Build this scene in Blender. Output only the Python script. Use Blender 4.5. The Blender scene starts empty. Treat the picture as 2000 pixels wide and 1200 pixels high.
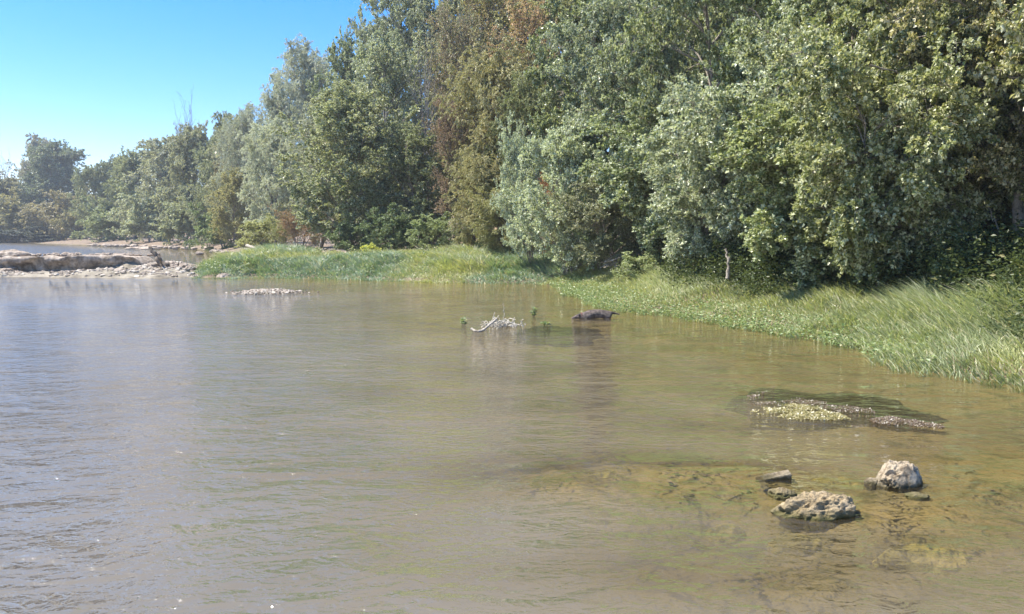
import bpy, math, random
import numpy as np
from mathutils import Vector, Matrix, noise as mnoise

R_ = math.radians
sc = bpy.context.scene
C = sc.collection
random.seed(7)

# ------------------------------------------------------------------ camera
F = 1632.0            # focal length in pixels of the 2000 px wide photograph
HOR = 458.0           # horizon row
CAMH = 1.6
TH = math.atan((600 - HOR) / F)
cd = bpy.data.cameras.new('camera')
cam = bpy.data.objects.new('camera', cd); C.objects.link(cam)
cd.sensor_width = 36; cd.lens = 36 * F / 2000.0
cd.clip_start = 0.05; cd.clip_end = 4000
cam.location = (0, 0, CAMH)
cam.rotation_euler = (math.pi / 2 - TH, 0, 0)
sc.camera = cam

# ------------------------------------------------------------------ world, sun, exposure
SUN_EL, SUN_AZ = 56.0, -80.0          # azimuth measured from the view direction (+Y), minus = left
w = bpy.data.worlds.new('World'); sc.world = w; w.use_nodes = True
nt = w.node_tree; bg = nt.nodes['Background']
sky = nt.nodes.new('ShaderNodeTexSky'); sky.sky_type = 'NISHITA'; sky.sun_disc = False
sky.sun_elevation = R_(SUN_EL); sky.sun_rotation = R_(SUN_AZ)
sky.air_density = 1.0; sky.dust_density = 0.0; sky.ozone_density = 4.0
hs = nt.nodes.new('ShaderNodeHueSaturation'); hs.inputs['Saturation'].default_value = 1.4
nt.links.new(sky.outputs[0], hs.inputs['Color']); wb = nt.nodes.new('ShaderNodeMix'); wb.data_type = 'RGBA'; wb.blend_type = 'MULTIPLY'; wb.inputs[0].default_value = 1; wb.inputs[7].default_value = (1.0, .905, 1.03, 1)
nt.links.new(hs.outputs[0], wb.inputs[6]); nt.links.new(wb.outputs[2], bg.inputs[0]); bg.inputs[1].default_value = 0.105
sl = bpy.data.lights.new('sun', 'SUN'); sl.energy = 5.0; sl.angle = R_(0.5); sl.color = (1, 0.94, 0.84)
so = bpy.data.objects.new('sun', sl); C.objects.link(so)
sd = Vector((math.sin(R_(SUN_AZ)) * math.cos(R_(SUN_EL)), math.cos(R_(SUN_AZ)) * math.cos(R_(SUN_EL)), math.sin(R_(SUN_EL))))
so.rotation_euler = sd.to_track_quat('Z', 'Y').to_euler()
sc.view_settings.view_transform = 'Standard'; sc.view_settings.look = 'None'
sc.view_settings.exposure = 1.2; sc.view_settings.gamma = 1
sc.view_settings.use_curve_mapping = False
sc.cycles.max_bounces = 6; sc.cycles.diffuse_bounces = 2; sc.cycles.glossy_bounces = 3
sc.cycles.transmission_bounces = 4; sc.cycles.transparent_max_bounces = 8; sc.cycles.volume_bounces = 0; sc.cycles.sample_clamp_indirect = 6

# ------------------------------------------------------------------ pixel helpers
def ray(px, py):
    u = (px - 1000) / F; v = (600 - py) / F
    return np.array([u, math.cos(TH) + v * math.sin(TH), -math.sin(TH) + v * math.cos(TH)])
def G(px, py, z=0.0):                 # where the ray through a pixel meets height z
    d = ray(px, py); t = (z - CAMH) / d[2]
    return (d[0] * t, d[1] * t)
def at(px, py, Y):
    d = ray(px, py); t = Y / d[1]
    return (d[0] * t, Y, CAMH + d[2] * t)

# ------------------------------------------------------------------ mesh helpers
def mesh_np(name, V, F3=None, F4=None, attr=None, smooth=False):
    """arrays -> mesh. F3 (n,3), F4 (m,4). attr (nv,3) -> point colour 'lv'."""
    V = np.asarray(V, dtype=np.float32).reshape(-1, 3)
    F3 = np.zeros((0, 3), np.int32) if F3 is None else np.asarray(F3, np.int32).reshape(-1, 3)
    F4 = np.zeros((0, 4), np.int32) if F4 is None else np.asarray(F4, np.int32).reshape(-1, 4)
    me = bpy.data.meshes.new(name)
    me.vertices.add(len(V)); me.vertices.foreach_set('co', V.ravel())
    nl = F3.size + F4.size
    me.loops.add(nl); me.loops.foreach_set('vertex_index', np.concatenate([F3.ravel(), F4.ravel()]))
    np_ = len(F3) + len(F4)
    st = np.concatenate([np.arange(len(F3)) * 3, F3.size + np.arange(len(F4)) * 4]).astype(np.int32)
    me.polygons.add(np_); me.polygons.foreach_set('loop_start', st)
    me.update(calc_edges=True); me.validate()
    if attr is not None:
        a = me.attributes.new('lv', 'FLOAT_COLOR', 'POINT')
        col = np.ones((len(V), 4), np.float32); col[:, :3] = attr
        a.data.foreach_set('color', col.ravel())
    me.polygons.foreach_set('use_smooth', np.full(np_, bool(smooth)))
    return me
def link(name, me, mat=None, parent=None, loc=None):
    o = bpy.data.objects.new(name, me); C.objects.link(o)
    if mat is not None and me is not None:
        me.materials.clear(); me.materials.append(mat)
    if parent is not None: o.parent = parent
    if loc is not None: o.location = loc
    return o
def tag(o, label=None, cat=None, group=None, kind=None):
    if label: o['label'] = label
    if cat: o['category'] = cat
    if group: o['group'] = group
    if kind: o['kind'] = kind
    return o
def norm(v): return v / np.maximum(np.linalg.norm(v, axis=-1, keepdims=True), 1e-9)

def tubes(P, Rr, sides=4):
    """P (N,k,3) polylines, Rr (N,k) radii -> verts, quads"""
    N, k, _ = P.shape
    T = np.empty_like(P); T[:, 1:-1] = P[:, 2:] - P[:, :-2]; T[:, 0] = P[:, 1] - P[:, 0]; T[:, -1] = P[:, -1] - P[:, -2]
    T = norm(T)
    ref = np.tile(np.array([0.31, 0.95, 0.05]), (N, 1)); m = np.abs((norm(P[:, -1] - P[:, 0]) * ref).sum(-1)) > 0.85
    ref[m] = np.array([0.95, -0.31, 0.05]); ref = ref[:, None, :]
    A = norm(np.cross(T, ref)); B = np.cross(T, A)
    ang = np.arange(sides) * 2 * math.pi / sides
    V = P[:, :, None, :] + Rr[:, :, None, None] * (A[:, :, None, :] * np.cos(ang)[None, None, :, None] + B[:, :, None, :] * np.sin(ang)[None, None, :, None])
    idx = np.arange(N * k * sides).reshape(N, k, sides)
    a = idx[:, :-1, :]; b = idx[:, 1:, :]
    a2 = np.roll(a, -1, 2); b2 = np.roll(b, -1, 2)
    Q = np.stack([a, a2, b2, b], -1).reshape(-1, 4)
    return V.reshape(-1, 3), Q
class Acc:
    def __init__(s): s.V = []; s.T = []; s.Q = []; s.A = []; s.n = 0
    def add(s, V, T=None, Q=None, A=None):
        s.V.append(V)
        if T is not None: s.T.append(T + s.n)
        if Q is not None: s.Q.append(Q + s.n)
        s.A.append(A if A is not None else np.zeros((len(V), 3)))
        s.n += len(V)
    def mesh(s, name, smooth=False):
        return mesh_np(name, np.concatenate(s.V), np.concatenate(s.T) if s.T else None, np.concatenate(s.Q) if s.Q else None, np.concatenate(s.A), smooth)

# value noise, vectorised, for terrain and rocks
_rng0 = np.random.RandomState(11)
_perm = _rng0.rand(64, 64, 64).astype(np.float32)
def vnoise(x, y, z=0.0):
    x, y, z = np.broadcast_arrays(np.asarray(x, float), np.asarray(y, float), np.asarray(z, float))
    xi = np.floor(x).astype(int); yi = np.floor(y).astype(int); zi = np.floor(z).astype(int)
    fx = x - xi; fy = y - yi; fz = z - zi
    fx = fx * fx * (3 - 2 * fx); fy = fy * fy * (3 - 2 * fy); fz = fz * fz * (3 - 2 * fz)
    def g(a, b, c): return _perm[(xi + a) & 63, (yi + b) & 63, (zi + c) & 63]
    def L(a, b, t): return a + (b - a) * t
    return L(L(L(g(0,0,0), g(1,0,0), fx), L(g(0,1,0), g(1,1,0), fx), fy), L(L(g(0,0,1), g(1,0,1), fx), L(g(0,1,1), g(1,1,1), fx), fy), fz) * 2 - 1
def fbm(x, y, z=0.0, o=4):
    s = 0; a = 1; f = 1
    for _ in range(o):
        s = s + a * vnoise(np.asarray(x) * f + 3.7 * _, np.asarray(y) * f, np.asarray(z) * f); a *= .5; f *= 2.03
    return s
def sstep(a, b, x):
    t = np.clip((x - a) / (b - a), 0, 1); return t * t * (3 - 2 * t)

# ------------------------------------------------------------------ material helpers
def new_mat(name):
    m = bpy.data.materials.new(name); m.use_nodes = True
    n = m.node_tree; n.nodes.clear()
    out = n.nodes.new('ShaderNodeOutputMaterial')
    return m, n, out
def N(n, t, **k):
    x = n.nodes.new(t)
    for a, b in k.items(): setattr(x, a, b)
    return x
def mixc(n, a, b, fac, mode='MIX'):
    m = N(n, 'ShaderNodeMix', data_type='RGBA', blend_type=mode)
    for s, v in ((0, fac), (6, a), (7, b)):
        if isinstance(v, (tuple, list)): m.inputs[s].default_value = (*v[:3], 1)
        elif isinstance(v, (int, float)): m.inputs[s].default_value = v
        else: n.links.new(v, m.inputs[s])
    return m.outputs[2]
def ramp(n, fac, stops):
    r = N(n, 'ShaderNodeValToRGB'); e = r.color_ramp.elements
    while len(e) < len(stops): e.new(.5)
    for i, (p, c) in enumerate(stops):
        e[i].position = p; e[i].color = (*c, 1) if isinstance(c, tuple) else (c, c, c, 1)
    n.links.new(fac, r.inputs[0]); return r.outputs[0]
def noise_n(n, vec, scale, detail=4, rough=.55, dist=0):
    t = N(n, 'ShaderNodeTexNoise'); t.inputs['Scale'].default_value = scale; t.inputs['Detail'].default_value = detail
    t.inputs['Roughness'].default_value = rough; t.inputs['Distortion'].default_value = dist
    if vec is not None: n.links.new(vec, t.inputs['Vector'])
    return t.outputs[0]
def math_n(n, op, a, b=0.0):
    m = N(n, 'ShaderNodeMath', operation=op)
    for i, v in enumerate((a, b)):
        if isinstance(v, (int, float)): m.inputs[i].default_value = v
        else: n.links.new(v, m.inputs[i])
    return m.outputs[0]

def leaf_mat(name, c1, c2, c3, under, thr=.9, trans=.30, rough=.42, spec=.5):
    """c1/c2 greens varied by clump and leaf, c3 for the few yellowed leaves, under = paler underside"""
    m, n, out = new_mat(name)
    at_ = N(n, 'ShaderNodeAttribute', attribute_name='lv')
    sp = N(n, 'ShaderNodeSeparateColor'); n.links.new(at_.outputs['Color'], sp.inputs[0])
    f = math_n(n, 'ADD', math_n(n, 'MULTIPLY', sp.outputs[0], .45), math_n(n, 'MULTIPLY', sp.outputs[1], .55))
    col = mixc(n, c1, c2, f)
    yl = math_n(n, 'GREATER_THAN', math_n(n, 'ADD', math_n(n, 'MULTIPLY', sp.outputs[2], .6), math_n(n, 'MULTIPLY', sp.outputs[1], .4)), thr)
    col = mixc(n, col, c3, yl)
    geo = N(n, 'ShaderNodeNewGeometry')
    col = mixc(n, col, under, math_n(n, 'MULTIPLY', geo.outputs['Backfacing'], .75))
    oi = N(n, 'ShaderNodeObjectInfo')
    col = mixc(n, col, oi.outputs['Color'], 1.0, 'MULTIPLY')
    p = N(n, 'ShaderNodeBsdfPrincipled'); n.links.new(col, p.inputs['Base Color'])
    p.inputs['Roughness'].default_value = rough; p.inputs['Specular IOR Level'].default_value = spec
    t = N(n, 'ShaderNodeBsdfTranslucent')
    tc = mixc(n, col, (1.15, 1.15, .65), 1.0, 'MULTIPLY'); n.links.new(tc, t.inputs[0])
    mx = N(n, 'ShaderNodeMixShader'); mx.inputs[0].default_value = trans
    n.links.new(p.outputs[0], mx.inputs[1]); n.links.new(t.outputs[0], mx.inputs[2])
    n.links.new(mx.outputs[0], out.inputs[0])
    return m
def rough_mat(name, stops, scale, bump=.3, bscale=None, rough=.9, detail=6, extra=None, spec=.3):
    m, n, out = new_mat(name)
    tc = N(n, 'ShaderNodeTexCoord'); vec = tc.outputs['Object']
    f = noise_n(n, vec, scale, detail, .62)
    col = ramp(n, f, stops)
    if extra: col = extra(n, col, vec)
    p = N(n, 'ShaderNodeBsdfPrincipled'); n.links.new(col, p.inputs['Base Color'])
    p.inputs['Roughness'].default_value = rough; p.inputs['Specular IOR Level'].default_value = spec
    b = N(n, 'ShaderNodeBump'); b.inputs['Strength'].default_value = bump; b.inputs['Distance'].default_value = .05
    n.links.new(noise_n(n, vec, bscale or scale * 3, 8, .65), b.inputs['Height'])
    n.links.new(b.outputs[0], p.inputs['Normal']); n.links.new(p.outputs[0], out.inputs[0])
    return m

# ------------------------------------------------------------------ shoreline and terrain
SHORE = [(34, -14), (16, -1), (10, 4.2), (7.2, 6.6), G(2040, 770), G(1990, 760), G(1900, 742), G(1820, 728), G(1740, 700), G(1650, 675), G(1550, 650),
         G(1480, 640), G(1400, 628), G(1320, 618), G(1240, 609), G(1190, 598), G(1150, 585), G(1120, 572), G(1098, 562), G(1075, 556),
         G(1040, 553), G(960, 554), G(850, 551), G(760, 548), G(680, 546), G(600, 544), G(500, 543), G(440, 544), G(375, 545),
         (-13.2, 33.5), (-13.6, 38), (-16, 48), (-22, 65), (-31, 88), G(380, 486), G(300, 482.5), G(250, 481), G(190, 479.5),
         G(90, 475), G(0, 474), (-150, 178), (-300, 210), (-700, 260), (-700, 1400), (900, 1400), (900, -14)]
SHORE = np.array(SHORE, float)
def sdist(x, y, poly=SHORE):
    """signed distance: positive on land"""
    x = np.asarray(x, float); y = np.asarray(y, float)
    d = np.full(x.shape, 1e9); ins = np.zeros(x.shape, bool)
    n = len(poly)
    for i in range(n):
        ax, ay = poly[i]; bx, by = poly[(i + 1) % n]
        ex, ey = bx - ax, by - ay
        t = np.clip(((x - ax) * ex + (y - ay) * ey) / (ex * ex + ey * ey), 0, 1)
        d = np.minimum(d, np.hypot(x - ax - t * ex, y - ay - t * ey))
        c = ((ay > y) != (by > y)) & (x < (bx - ax) * (y - ay) / (by - ay + 1e-12) + ax)
        ins ^= c
    if poly is SHORE: return np.where(ins, d, -d) + .26 * fbm(x * .9, y * .9, 17, 4) * sstep(6, 9, y) * sstep(-2.5, -.8, -d)
    return np.where(ins, d, -d)
MOUNDS = [  # (x, y, rx, ry, height) shallow spots in the bed near the camera
    (*G(1720, 1000), 1.0, .5, .15), (*G(1200, 915), 1.3, .45, .17), (*G(1300, 950), 1.2, .3, .2), (*G(1480, 1120), 1.0, .35, .2),
    (*G(1930, 915), .8, .5, .12), (*G(520, 568), 1.6, 1.2, .25)]
def terrain(x, y):
    x = np.asarray(x, float); y = np.asarray(y, float)
    s = sdist(x, y)
    sj = s + .35 * fbm(x * .5, y * .5, 0, 3) * sstep(0, 2, np.abs(s)) * (y < 60)
    right = sstep(-6, 3, x) * (1 - sstep(60, 90, y))
    bank = .52 * sstep(0, 3.4, sj) + .10 * sstep(0, .5, sj)
    hill = right * np.clip((sj - 3.6) * .36, 0, 5.5) + (1 - right) * np.clip((sj - 16) * .12, 0, 7)
    land = bank + hill + .10 * fbm(x * .9, y * .9, 2.0, 3) * sstep(.5, 3, sj)
    dep = -(0.03 * np.minimum(-s, 5) + .09 * np.clip(-s - 5, 0, 12)) - .02 + .05 * fbm(x * 1.3, y * 1.3, 5.0, 4) * sstep(.3, 2, -s)
    dep = np.maximum(dep, -1.6)
    for mx, my, rx, ry, h in MOUNDS:
        dep = dep + h * np.exp(-(((x - mx) / rx) ** 2 + ((y - my) / ry) ** 2)) * (1 + .35 * fbm(x * 3, y * 3, 1, 3))
    dep = np.minimum(dep, -.015)
    return np.where(s > 0, land, dep)
def tz(x, y): return float(terrain(np.array([x]), np.array([y]))[0])

def axis(lo, a, b, hi, step, g=1.06):
    mid = list(np.arange(a, b, step)); x = a; s = step; left = []
    while x > lo: s *= g; x -= s; left.append(x)
    x = mid[-1]; s = step; right = []
    while x < hi: s *= g; x += s; right.append(x)
    return np.array(left[::-1] + mid + right)
def grid(xs, ys):
    X, Y = np.meshgrid(xs, ys); nx, ny = len(xs), len(ys)
    i = np.arange(nx * ny).reshape(ny, nx)
    Q = np.stack([i[:-1, :-1], i[:-1, 1:], i[1:, 1:], i[1:, :-1]], -1).reshape(-1, 4)
    return X.ravel(), Y.ravel(), Q
XS = axis(-420, -7, 9, 420, .13, 1.045); YS = axis(-60, 2.2, 34, 560, .13, 1.05)
gx, gy, gq = grid(XS, YS)
gz = terrain(gx, gy)

def ground_extra(n, col, vec): return col
def make_ground_mat():
    m, n, out = new_mat('bank_soil')
    tc = N(n, 'ShaderNodeTexCoord'); vec = tc.outputs['Object']
    sp = N(n, 'ShaderNodeSeparateXYZ'); n.links.new(vec, sp.inputs[0])
    f = noise_n(n, vec, 3.0, 8, .65)
    soil = ramp(n, f, [(.3, (.085, .062, .042)), (.5, (.17, .125, .085)), (.72, (.33, .26, .19))])
    lit = noise_n(n, vec, 38, 3, .6)
    soil = mixc(n, soil, (.30, .20, .12), ramp(n, lit, [(.52, 0.0), (.62, .8)]))
    mud = ramp(n, noise_n(n, vec, 1.6, 6, .6), [(.3, (.12, .10, .045)), (.55, (.20, .165, .085)), (.75, (.27, .21, .11))])
    alg = ramp(n, noise_n(n, vec, 3.2, 6, .7, .6), [(.50, 0.0), (.62, .85)])
    mud = mixc(n, mud, (.055, .058, .02), alg)
    wet = N(n, 'ShaderNodeMapRange'); wet.inputs[1].default_value = .005; wet.inputs[2].default_value = .07
    n.links.new(sp.outputs[2], wet.inputs[0])
    col = mixc(n, mud, soil, wet.outputs[0])
    p = N(n, 'ShaderNodeBsdfPrincipled'); n.links.new(col, p.inputs['Base Color']); p.inputs['Roughness'].default_value = .9
    b = N(n, 'ShaderNodeBump'); b.inputs['Strength'].default_value = .7; b.inputs['Distance'].default_value = .06
    n.links.new(noise_n(n, vec, 14, 6, .7), b.inputs['Height']); n.links.new(b.outputs[0], p.inputs['Normal'])
    n.links.new(p.outputs[0], out.inputs[0]); return m
M_GROUND = make_ground_mat()
g = link('ground', mesh_np('ground', np.stack([gx, gy, gz], -1), F4=gq, smooth=True), M_GROUND)
tag(g, kind='structure')

# water surface; per-vertex depth of the water (to the bed or to the weed lying in it) drives how much of the bed shows
WEEDS = [(*G(1612, 784), .9, .8, .05, .35), (*G(1735, 806), .62, .38, .05, -.15), (*G(1090, 645), .75, 1.0, .12, 0)]
def weed_f(x, y):
    f = 0
    for mx, my, rx, ry, top, sh in WEEDS:
        dx = (x - mx) / rx; dy = (y - my) / ry
        r = np.sqrt(dx * dx + dy * dy) + .22 * fbm(x * 2.3, y * 2.3, 7, 3)
        f = np.maximum(f, 1 - sstep(.45, 1.2, r + .25 * fbm(x * 6, y * 6, 2, 3)))
    return f
def make_water_mat():
    m, n, out = new_mat('river_water')
    tc = N(n, 'ShaderNodeTexCoord'); vec = tc.outputs['Object']
    a = N(n, 'ShaderNodeAttribute', attribute_name='lv'); sp = N(n, 'ShaderNodeSeparateColor'); n.links.new(a.outputs['Color'], sp.inputs[0])
    # opacity of the silty water = 1-exp(-k depth)
    e = math_n(n, 'POWER', 2.71828, math_n(n, 'MULTIPLY', sp.outputs[0], -4.2))
    op = math_n(n, 'SUBTRACT', 1.0, e)
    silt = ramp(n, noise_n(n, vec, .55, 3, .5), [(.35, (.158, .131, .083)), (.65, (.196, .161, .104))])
    silt = mixc(n, silt, (.140, .143, .150), ramp(n, sp.outputs[0], [(.22, 0.0), (.75, .85)]))   # greyer in the deep channel, sky reflection's blue-grey put into the colour
    dif = N(n, 'ShaderNodeBsdfDiffuse'); n.links.new(silt, dif.inputs[0])
    tr = N(n, 'ShaderNodeBsdfTransparent'); tr.inputs[0].default_value = (.93, .88, .70, 1)
    body = N(n, 'ShaderNodeMixShader'); n.links.new(op, body.inputs[0]); n.links.new(tr.outputs[0], body.inputs[1]); n.links.new(dif.outputs[0], body.inputs[2])
    gl = N(n, 'ShaderNodeBsdfGlossy'); gl.inputs['Roughness'].default_value = .03; gl.inputs['Color'].default_value = (.95, .95, .95, 1)
    # wind ripples: three scales of noise, crests stretched across the wind
    def mp(sx, sy, rz):
        k = N(n, 'ShaderNodeMapping'); k.inputs['Scale'].default_value = (sx, sy, 1); k.inputs['Rotation'].default_value = (0, 0, R_(rz)); n.links.new(vec, k.inputs[0]); return k.outputs[0]
    def ridge(v): return math_n(n, 'SUBTRACT', 1.0, math_n(n, 'ABSOLUTE', math_n(n, 'SUBTRACT', math_n(n, 'MULTIPLY', v, 4.0), 2.0)))
    big = noise_n(n, mp(1, 1.7, -16), 2.2, 2, .5, .5)
    mid = noise_n(n, mp(1, 1.6, 14), 6.0, 2, .5, .6); mid = math_n(n, 'MULTIPLY', ridge(mid), .30)
    fin = noise_n(n, mp(1, 1.1, -6), 15, 3, .6, .4)
    swell = noise_n(n, mp(1, 1.8, 8), .9, 2, .5, .4)
    gust = ramp(n, noise_n(n, mp(.5, 1.1, 20), .32, 3, .5), [(.32, .6), (.62, 1.0)])
    h = math_n(n, 'ADD', math_n(n, 'ADD', math_n(n, 'MULTIPLY', big, 1.5), math_n(n, 'MULTIPLY', mid, .5)), math_n(n, 'ADD', math_n(n, 'MULTIPLY', fin, .26), math_n(n, 'MULTIPLY', swell, 1.6)))
    h = math_n(n, 'MULTIPLY', h, math_n(n, 'MULTIPLY', gust, sp.outputs[1]))
    b = N(n, 'ShaderNodeBump'); b.inputs['Strength'].default_value = 1.0; b.inputs['Distance'].default_value = .08
    n.links.new(h, b.inputs['Height']); n.links.new(b.outputs[0], gl.inputs['Normal'])
    fr = N(n, 'ShaderNodeFresnel'); fr.inputs[0].default_value = 1.333; n.links.new(b.outputs[0], fr.inputs['Normal'])
    mx = N(n, 'ShaderNodeMixShader'); n.links.new(fr.outputs[0], mx.inputs[0]); n.links.new(body.outputs[0], mx.inputs[1]); n.links.new(gl.outputs[0], mx.inputs[2])
    n.links.new(mx.outputs[0], out.inputs[0]); return m
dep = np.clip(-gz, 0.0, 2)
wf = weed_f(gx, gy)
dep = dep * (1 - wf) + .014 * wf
DROWNED = [(1800, 1058, 215, .55, -.03, 'drowned yellow-green boulder nearest the bottom right corner'),
        (1560, 1030, 120, .6, -.035, 'drowned mossy stone just in front of the wide low rock'),
        (1420, 1000, 90, .7, -.06, 'drowned mossy stone left of the wide low rock'),
        (1860, 985, 130, .7, -.035, 'drowned brown stone right of the tallest rock'),
        (1640, 925, 150, .5, -.04, 'drowned flat stone between the wedge slab and the tallest rock'),
        (1700, 1015, 120, .5, -.03, 'drowned mossy stone between the two largest rocks'),
        (1290, 925, 200, .5, -.05, 'drowned brown stone out in the middle of the shallows'),
        (1180, 900, 130, .5, -.06, 'drowned brown stone furthest out in the shallows'),
        (1955, 925, 150, .6, -.03, 'drowned reddish stone at the right edge of the photo')]
for px, py, wp, dp, top, lab in DROWNED:
    x_, y_ = G(px, py); hw = wp / F * y_ / 2
    r_ = np.hypot((gx - x_) / hw, (gy - y_) / (hw * dp)); k_ = 1 - sstep(.35, 1.25, r_)
    dep = np.minimum(dep, dep * (1 - k_) + (-top + .01) * k_)
# calmer water in the lee of the right bank and inlet
calm = .35 + .65 * sstep(.2, 7, -sdist(gx, gy))
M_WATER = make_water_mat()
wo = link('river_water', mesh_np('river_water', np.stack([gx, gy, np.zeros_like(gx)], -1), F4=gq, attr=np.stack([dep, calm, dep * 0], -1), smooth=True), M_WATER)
tag(wo, kind='structure')

# ------------------------------------------------------------------ tree generator
def sub(rng, P, n, s0, s1, L, spread, up, k, jitter=.12, droop=0):
    """n side branches for every path of P. L: (N,) or scalar length"""
    N0, kp, _ = P.shape
    idx = np.repeat(np.arange(N0), n)
    s = s0 + (s1 - s0) * ((np.tile(np.arange(n), N0) + rng.rand(N0 * n)) / n)
    u = s * (kp - 1); i = np.minimum(u.astype(int), kp - 2); f = (u - i)[:, None]
    o = P[idx, i] * (1 - f) + P[idx, i + 1] * f
    t = norm(P[idx, i + 1] - P[idx, i])
    r = norm(rng.randn(len(idx), 3)); r = norm(r - t * (r * t).sum(-1, keepdims=True))
    d = norm(t + spread * r * (0.6 + .8 * rng.rand(len(idx), 1)) + np.array([0, 0, up]))
    Ls = (np.broadcast_to(np.asarray(L, float), (N0,))[idx]) * (.65 + .6 * rng.rand(len(idx))) * (1.15 - .55 * s)
    q = np.linspace(0, 1, k)
    pts = o[:, None, :] + d[:, None, :] * (Ls[:, None] * q[None, :])[:, :, None]
    pts[:, :, 2] -= droop * Ls[:, None] * q[None, :] ** 2
    pts[:, 1:] += rng.randn(len(idx), k - 1, 3) * (jitter * Ls[:, None, None]) * q[None, 1:, None] * .6
    return pts, Ls, idx, s
PROF = {
    'round': lambda t: np.sqrt(np.clip(1 - (2 * t - .95) ** 2 / 1.05, .05, 1)),
    'tall': lambda t: np.clip(.62 + .75 * t - 1.05 * t * t, .12, 1) * 1.15,
    'bush': lambda t: np.clip(1.05 - .75 * t ** 1.6, .15, 1),
    'fan': lambda t: np.clip(.35 + 1.1 * t - .75 * t * t, .1, 1),
}
def gen_tree(name, seed, H, R, base, prof, nl, nb, ntw, nlf, lL, lW, twig=.55, droop=0.1, limb_el=35, stems=1, trunk_r=.16, tdroop=.1, leafdroop=.3, bark=None, leaf=None, lean=.04, spread=.8, sides=6, hang=False):
    rng = np.random.RandomState(seed)
    k = 9; q = np.linspace(0, 1, k)
    S = []
    for i in range(stems):
        a = rng.rand() * 6.28; out = (R * .42 * (.3 + .7 * rng.rand()) if stems > 1 else R * lean)
        top = H * (.93 if i == 0 else .62 + .3 * rng.rand())
        p = np.stack([math.cos(a) * out * q ** 1.2, math.sin(a) * out * q ** 1.2, top * q], -1)
        p[:, :2] += np.cumsum(rng.randn(k, 2) * H * .012, 0) * (q[:, None] > 0)
        if stems > 1: p[:, 0] += math.cos(a) * .18 * (.3 + rng.rand()); p[:, 1] += math.sin(a) * .18 * (.3 + rng.rand())
        p[0, 2] = -.25
        S.append(p)
    S = np.array(S)
    wood = Acc()
    rs = trunk_r / math.sqrt(stems) * (1 - .85 * q) + .008
    rs = np.tile(rs, (stems, 1)); rs[:, 0] *= 1.35
    V, Q = tubes(S, rs, sides + 2); wood.add(V, Q=Q)
    # limbs
    tt = base + (1 - base) * (np.arange(nl) + rng.rand(nl)) / nl
    si = np.arange(nl) % stems; rng.shuffle(si)
    u = np.clip(tt, 0, .99) * (k - 1); ii = u.astype(int); f = (u - ii)[:, None]
    o = S[si, ii] * (1 - f) + S[si, ii + 1] * f
    az = np.arange(nl) * 2.39996 + rng.rand(nl) * 1.2
    el = np.radians(limb_el + 40 * tt ** 2 + rng.randn(nl) * 10)
    d = np.stack([np.cos(az) * np.cos(el), np.sin(az) * np.cos(el), np.sin(el)], -1)
    tb = (tt - base) / (1 - base)
    Ll = R * PROF[prof](tb) * (.72 + .5 * rng.rand(nl)) / np.maximum(np.cos(el), .55)
    kk = 7; qq = np.linspace(0, 1, kk)
    Lp = o[:, None, :] + d[:, None, :] * (Ll[:, None] * qq)[:, :, None]
    Lp[:, :, 2] += -droop * Ll[:, None] * qq ** 2
    Lp[:, 1:] += np.cumsum(rng.randn(nl, kk - 1, 3), 1) * (.035 * Ll[:, None, None])
    rl = np.outer(trunk_r * .42 / math.sqrt(stems) * (1 - .6 * tb), 1 - .85 * qq) + .006
    V, Q = tubes(Lp, rl, sides); wood.add(V, Q=Q)
    Bp, Lb, bi, bs = sub(rng, Lp, nb, .18, 1.0, Ll * .42 + .25, spread, .12, 5, .14, droop)
    rb = np.outer(np.full(len(Bp), trunk_r * .11 / math.sqrt(stems) + .004), 1 - .7 * np.linspace(0, 1, 5))
    V, Q = tubes(Bp, rb, 4); wood.add(V, Q=Q)
    Tp, Lt, ti, ts = sub(rng, Bp, ntw, .12, 1.0, twig, 1.0, .08, 4, .12, tdroop)
    rt = np.outer(np.full(len(Tp), .006 if H < 12 else .01), 1 - .6 * np.linspace(0, 1, 4))
    V, Q = tubes(Tp, rt, 3); wood.add(V, Q=Q)
    wm = wood.mesh(name + '_wood', True)
    cm = None
    if nlf > 0:
        NT = len(Tp); idx = np.repeat(np.arange(NT), nlf)
        s = rng.rand(NT * nlf) ** .8 * 1.02; u = s * 3; i = np.clip(u.astype(int), 0, 2); f = (u - i)[:, None]
        pos = Tp[idx, i] * (1 - f) + Tp[idx, i + 1] * f
        td = norm(Tp[idx, i + 1] - Tp[idx, i])
        n_ = len(idx)
        ax = norm(td * .7 + norm(rng.randn(n_, 3)) * (.45 if hang else .95) + np.array([0, 0, -leafdroop]))
        nr = norm(rng.randn(n_, 3) * .9 + np.array([0, 0, .45]))
        nr = norm(nr - ax * (nr * ax).sum(-1, keepdims=True)); sd_ = np.cross(nr, ax)
        pos = pos + ax * .02 + rng.randn(n_, 3) * .02
        sz = (.45 + .95 * rng.rand(n_) ** 1.3)[:, None] * (.8 + .4 * rng.rand(len(Bp)))[ti[idx]][:, None]
        a0 = pos; tip = pos + ax * lL * sz - nr * (lL * .12) * sz
        l = pos + ax * lL * .42 * sz + sd_ * lW * .5 * sz + nr * lW * .16 * sz
        r = pos + ax * lL * .42 * sz - sd_ * lW * .5 * sz + nr * lW * .16 * sz
        V = np.stack([a0, r, tip, l], 1).reshape(-1, 3)
        b = np.arange(n_)[:, None] * 4
        T = np.concatenate([b + np.array([0, 1, 2]), b + np.array([0, 2, 3])], 1).reshape(-1, 3)
        cl = rng.rand(len(Bp)); lb = rng.rand(len(Lp))
        cv = (.6 * cl + .4 * lb[bi])[ti[idx]]
        A = np.stack([rng.rand(n_), cv, rng.rand(n_)], -1)
        A = np.repeat(A, 4, 0)
        cm = mesh_np(name + '_leaves', V, F3=T, attr=A)
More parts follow.
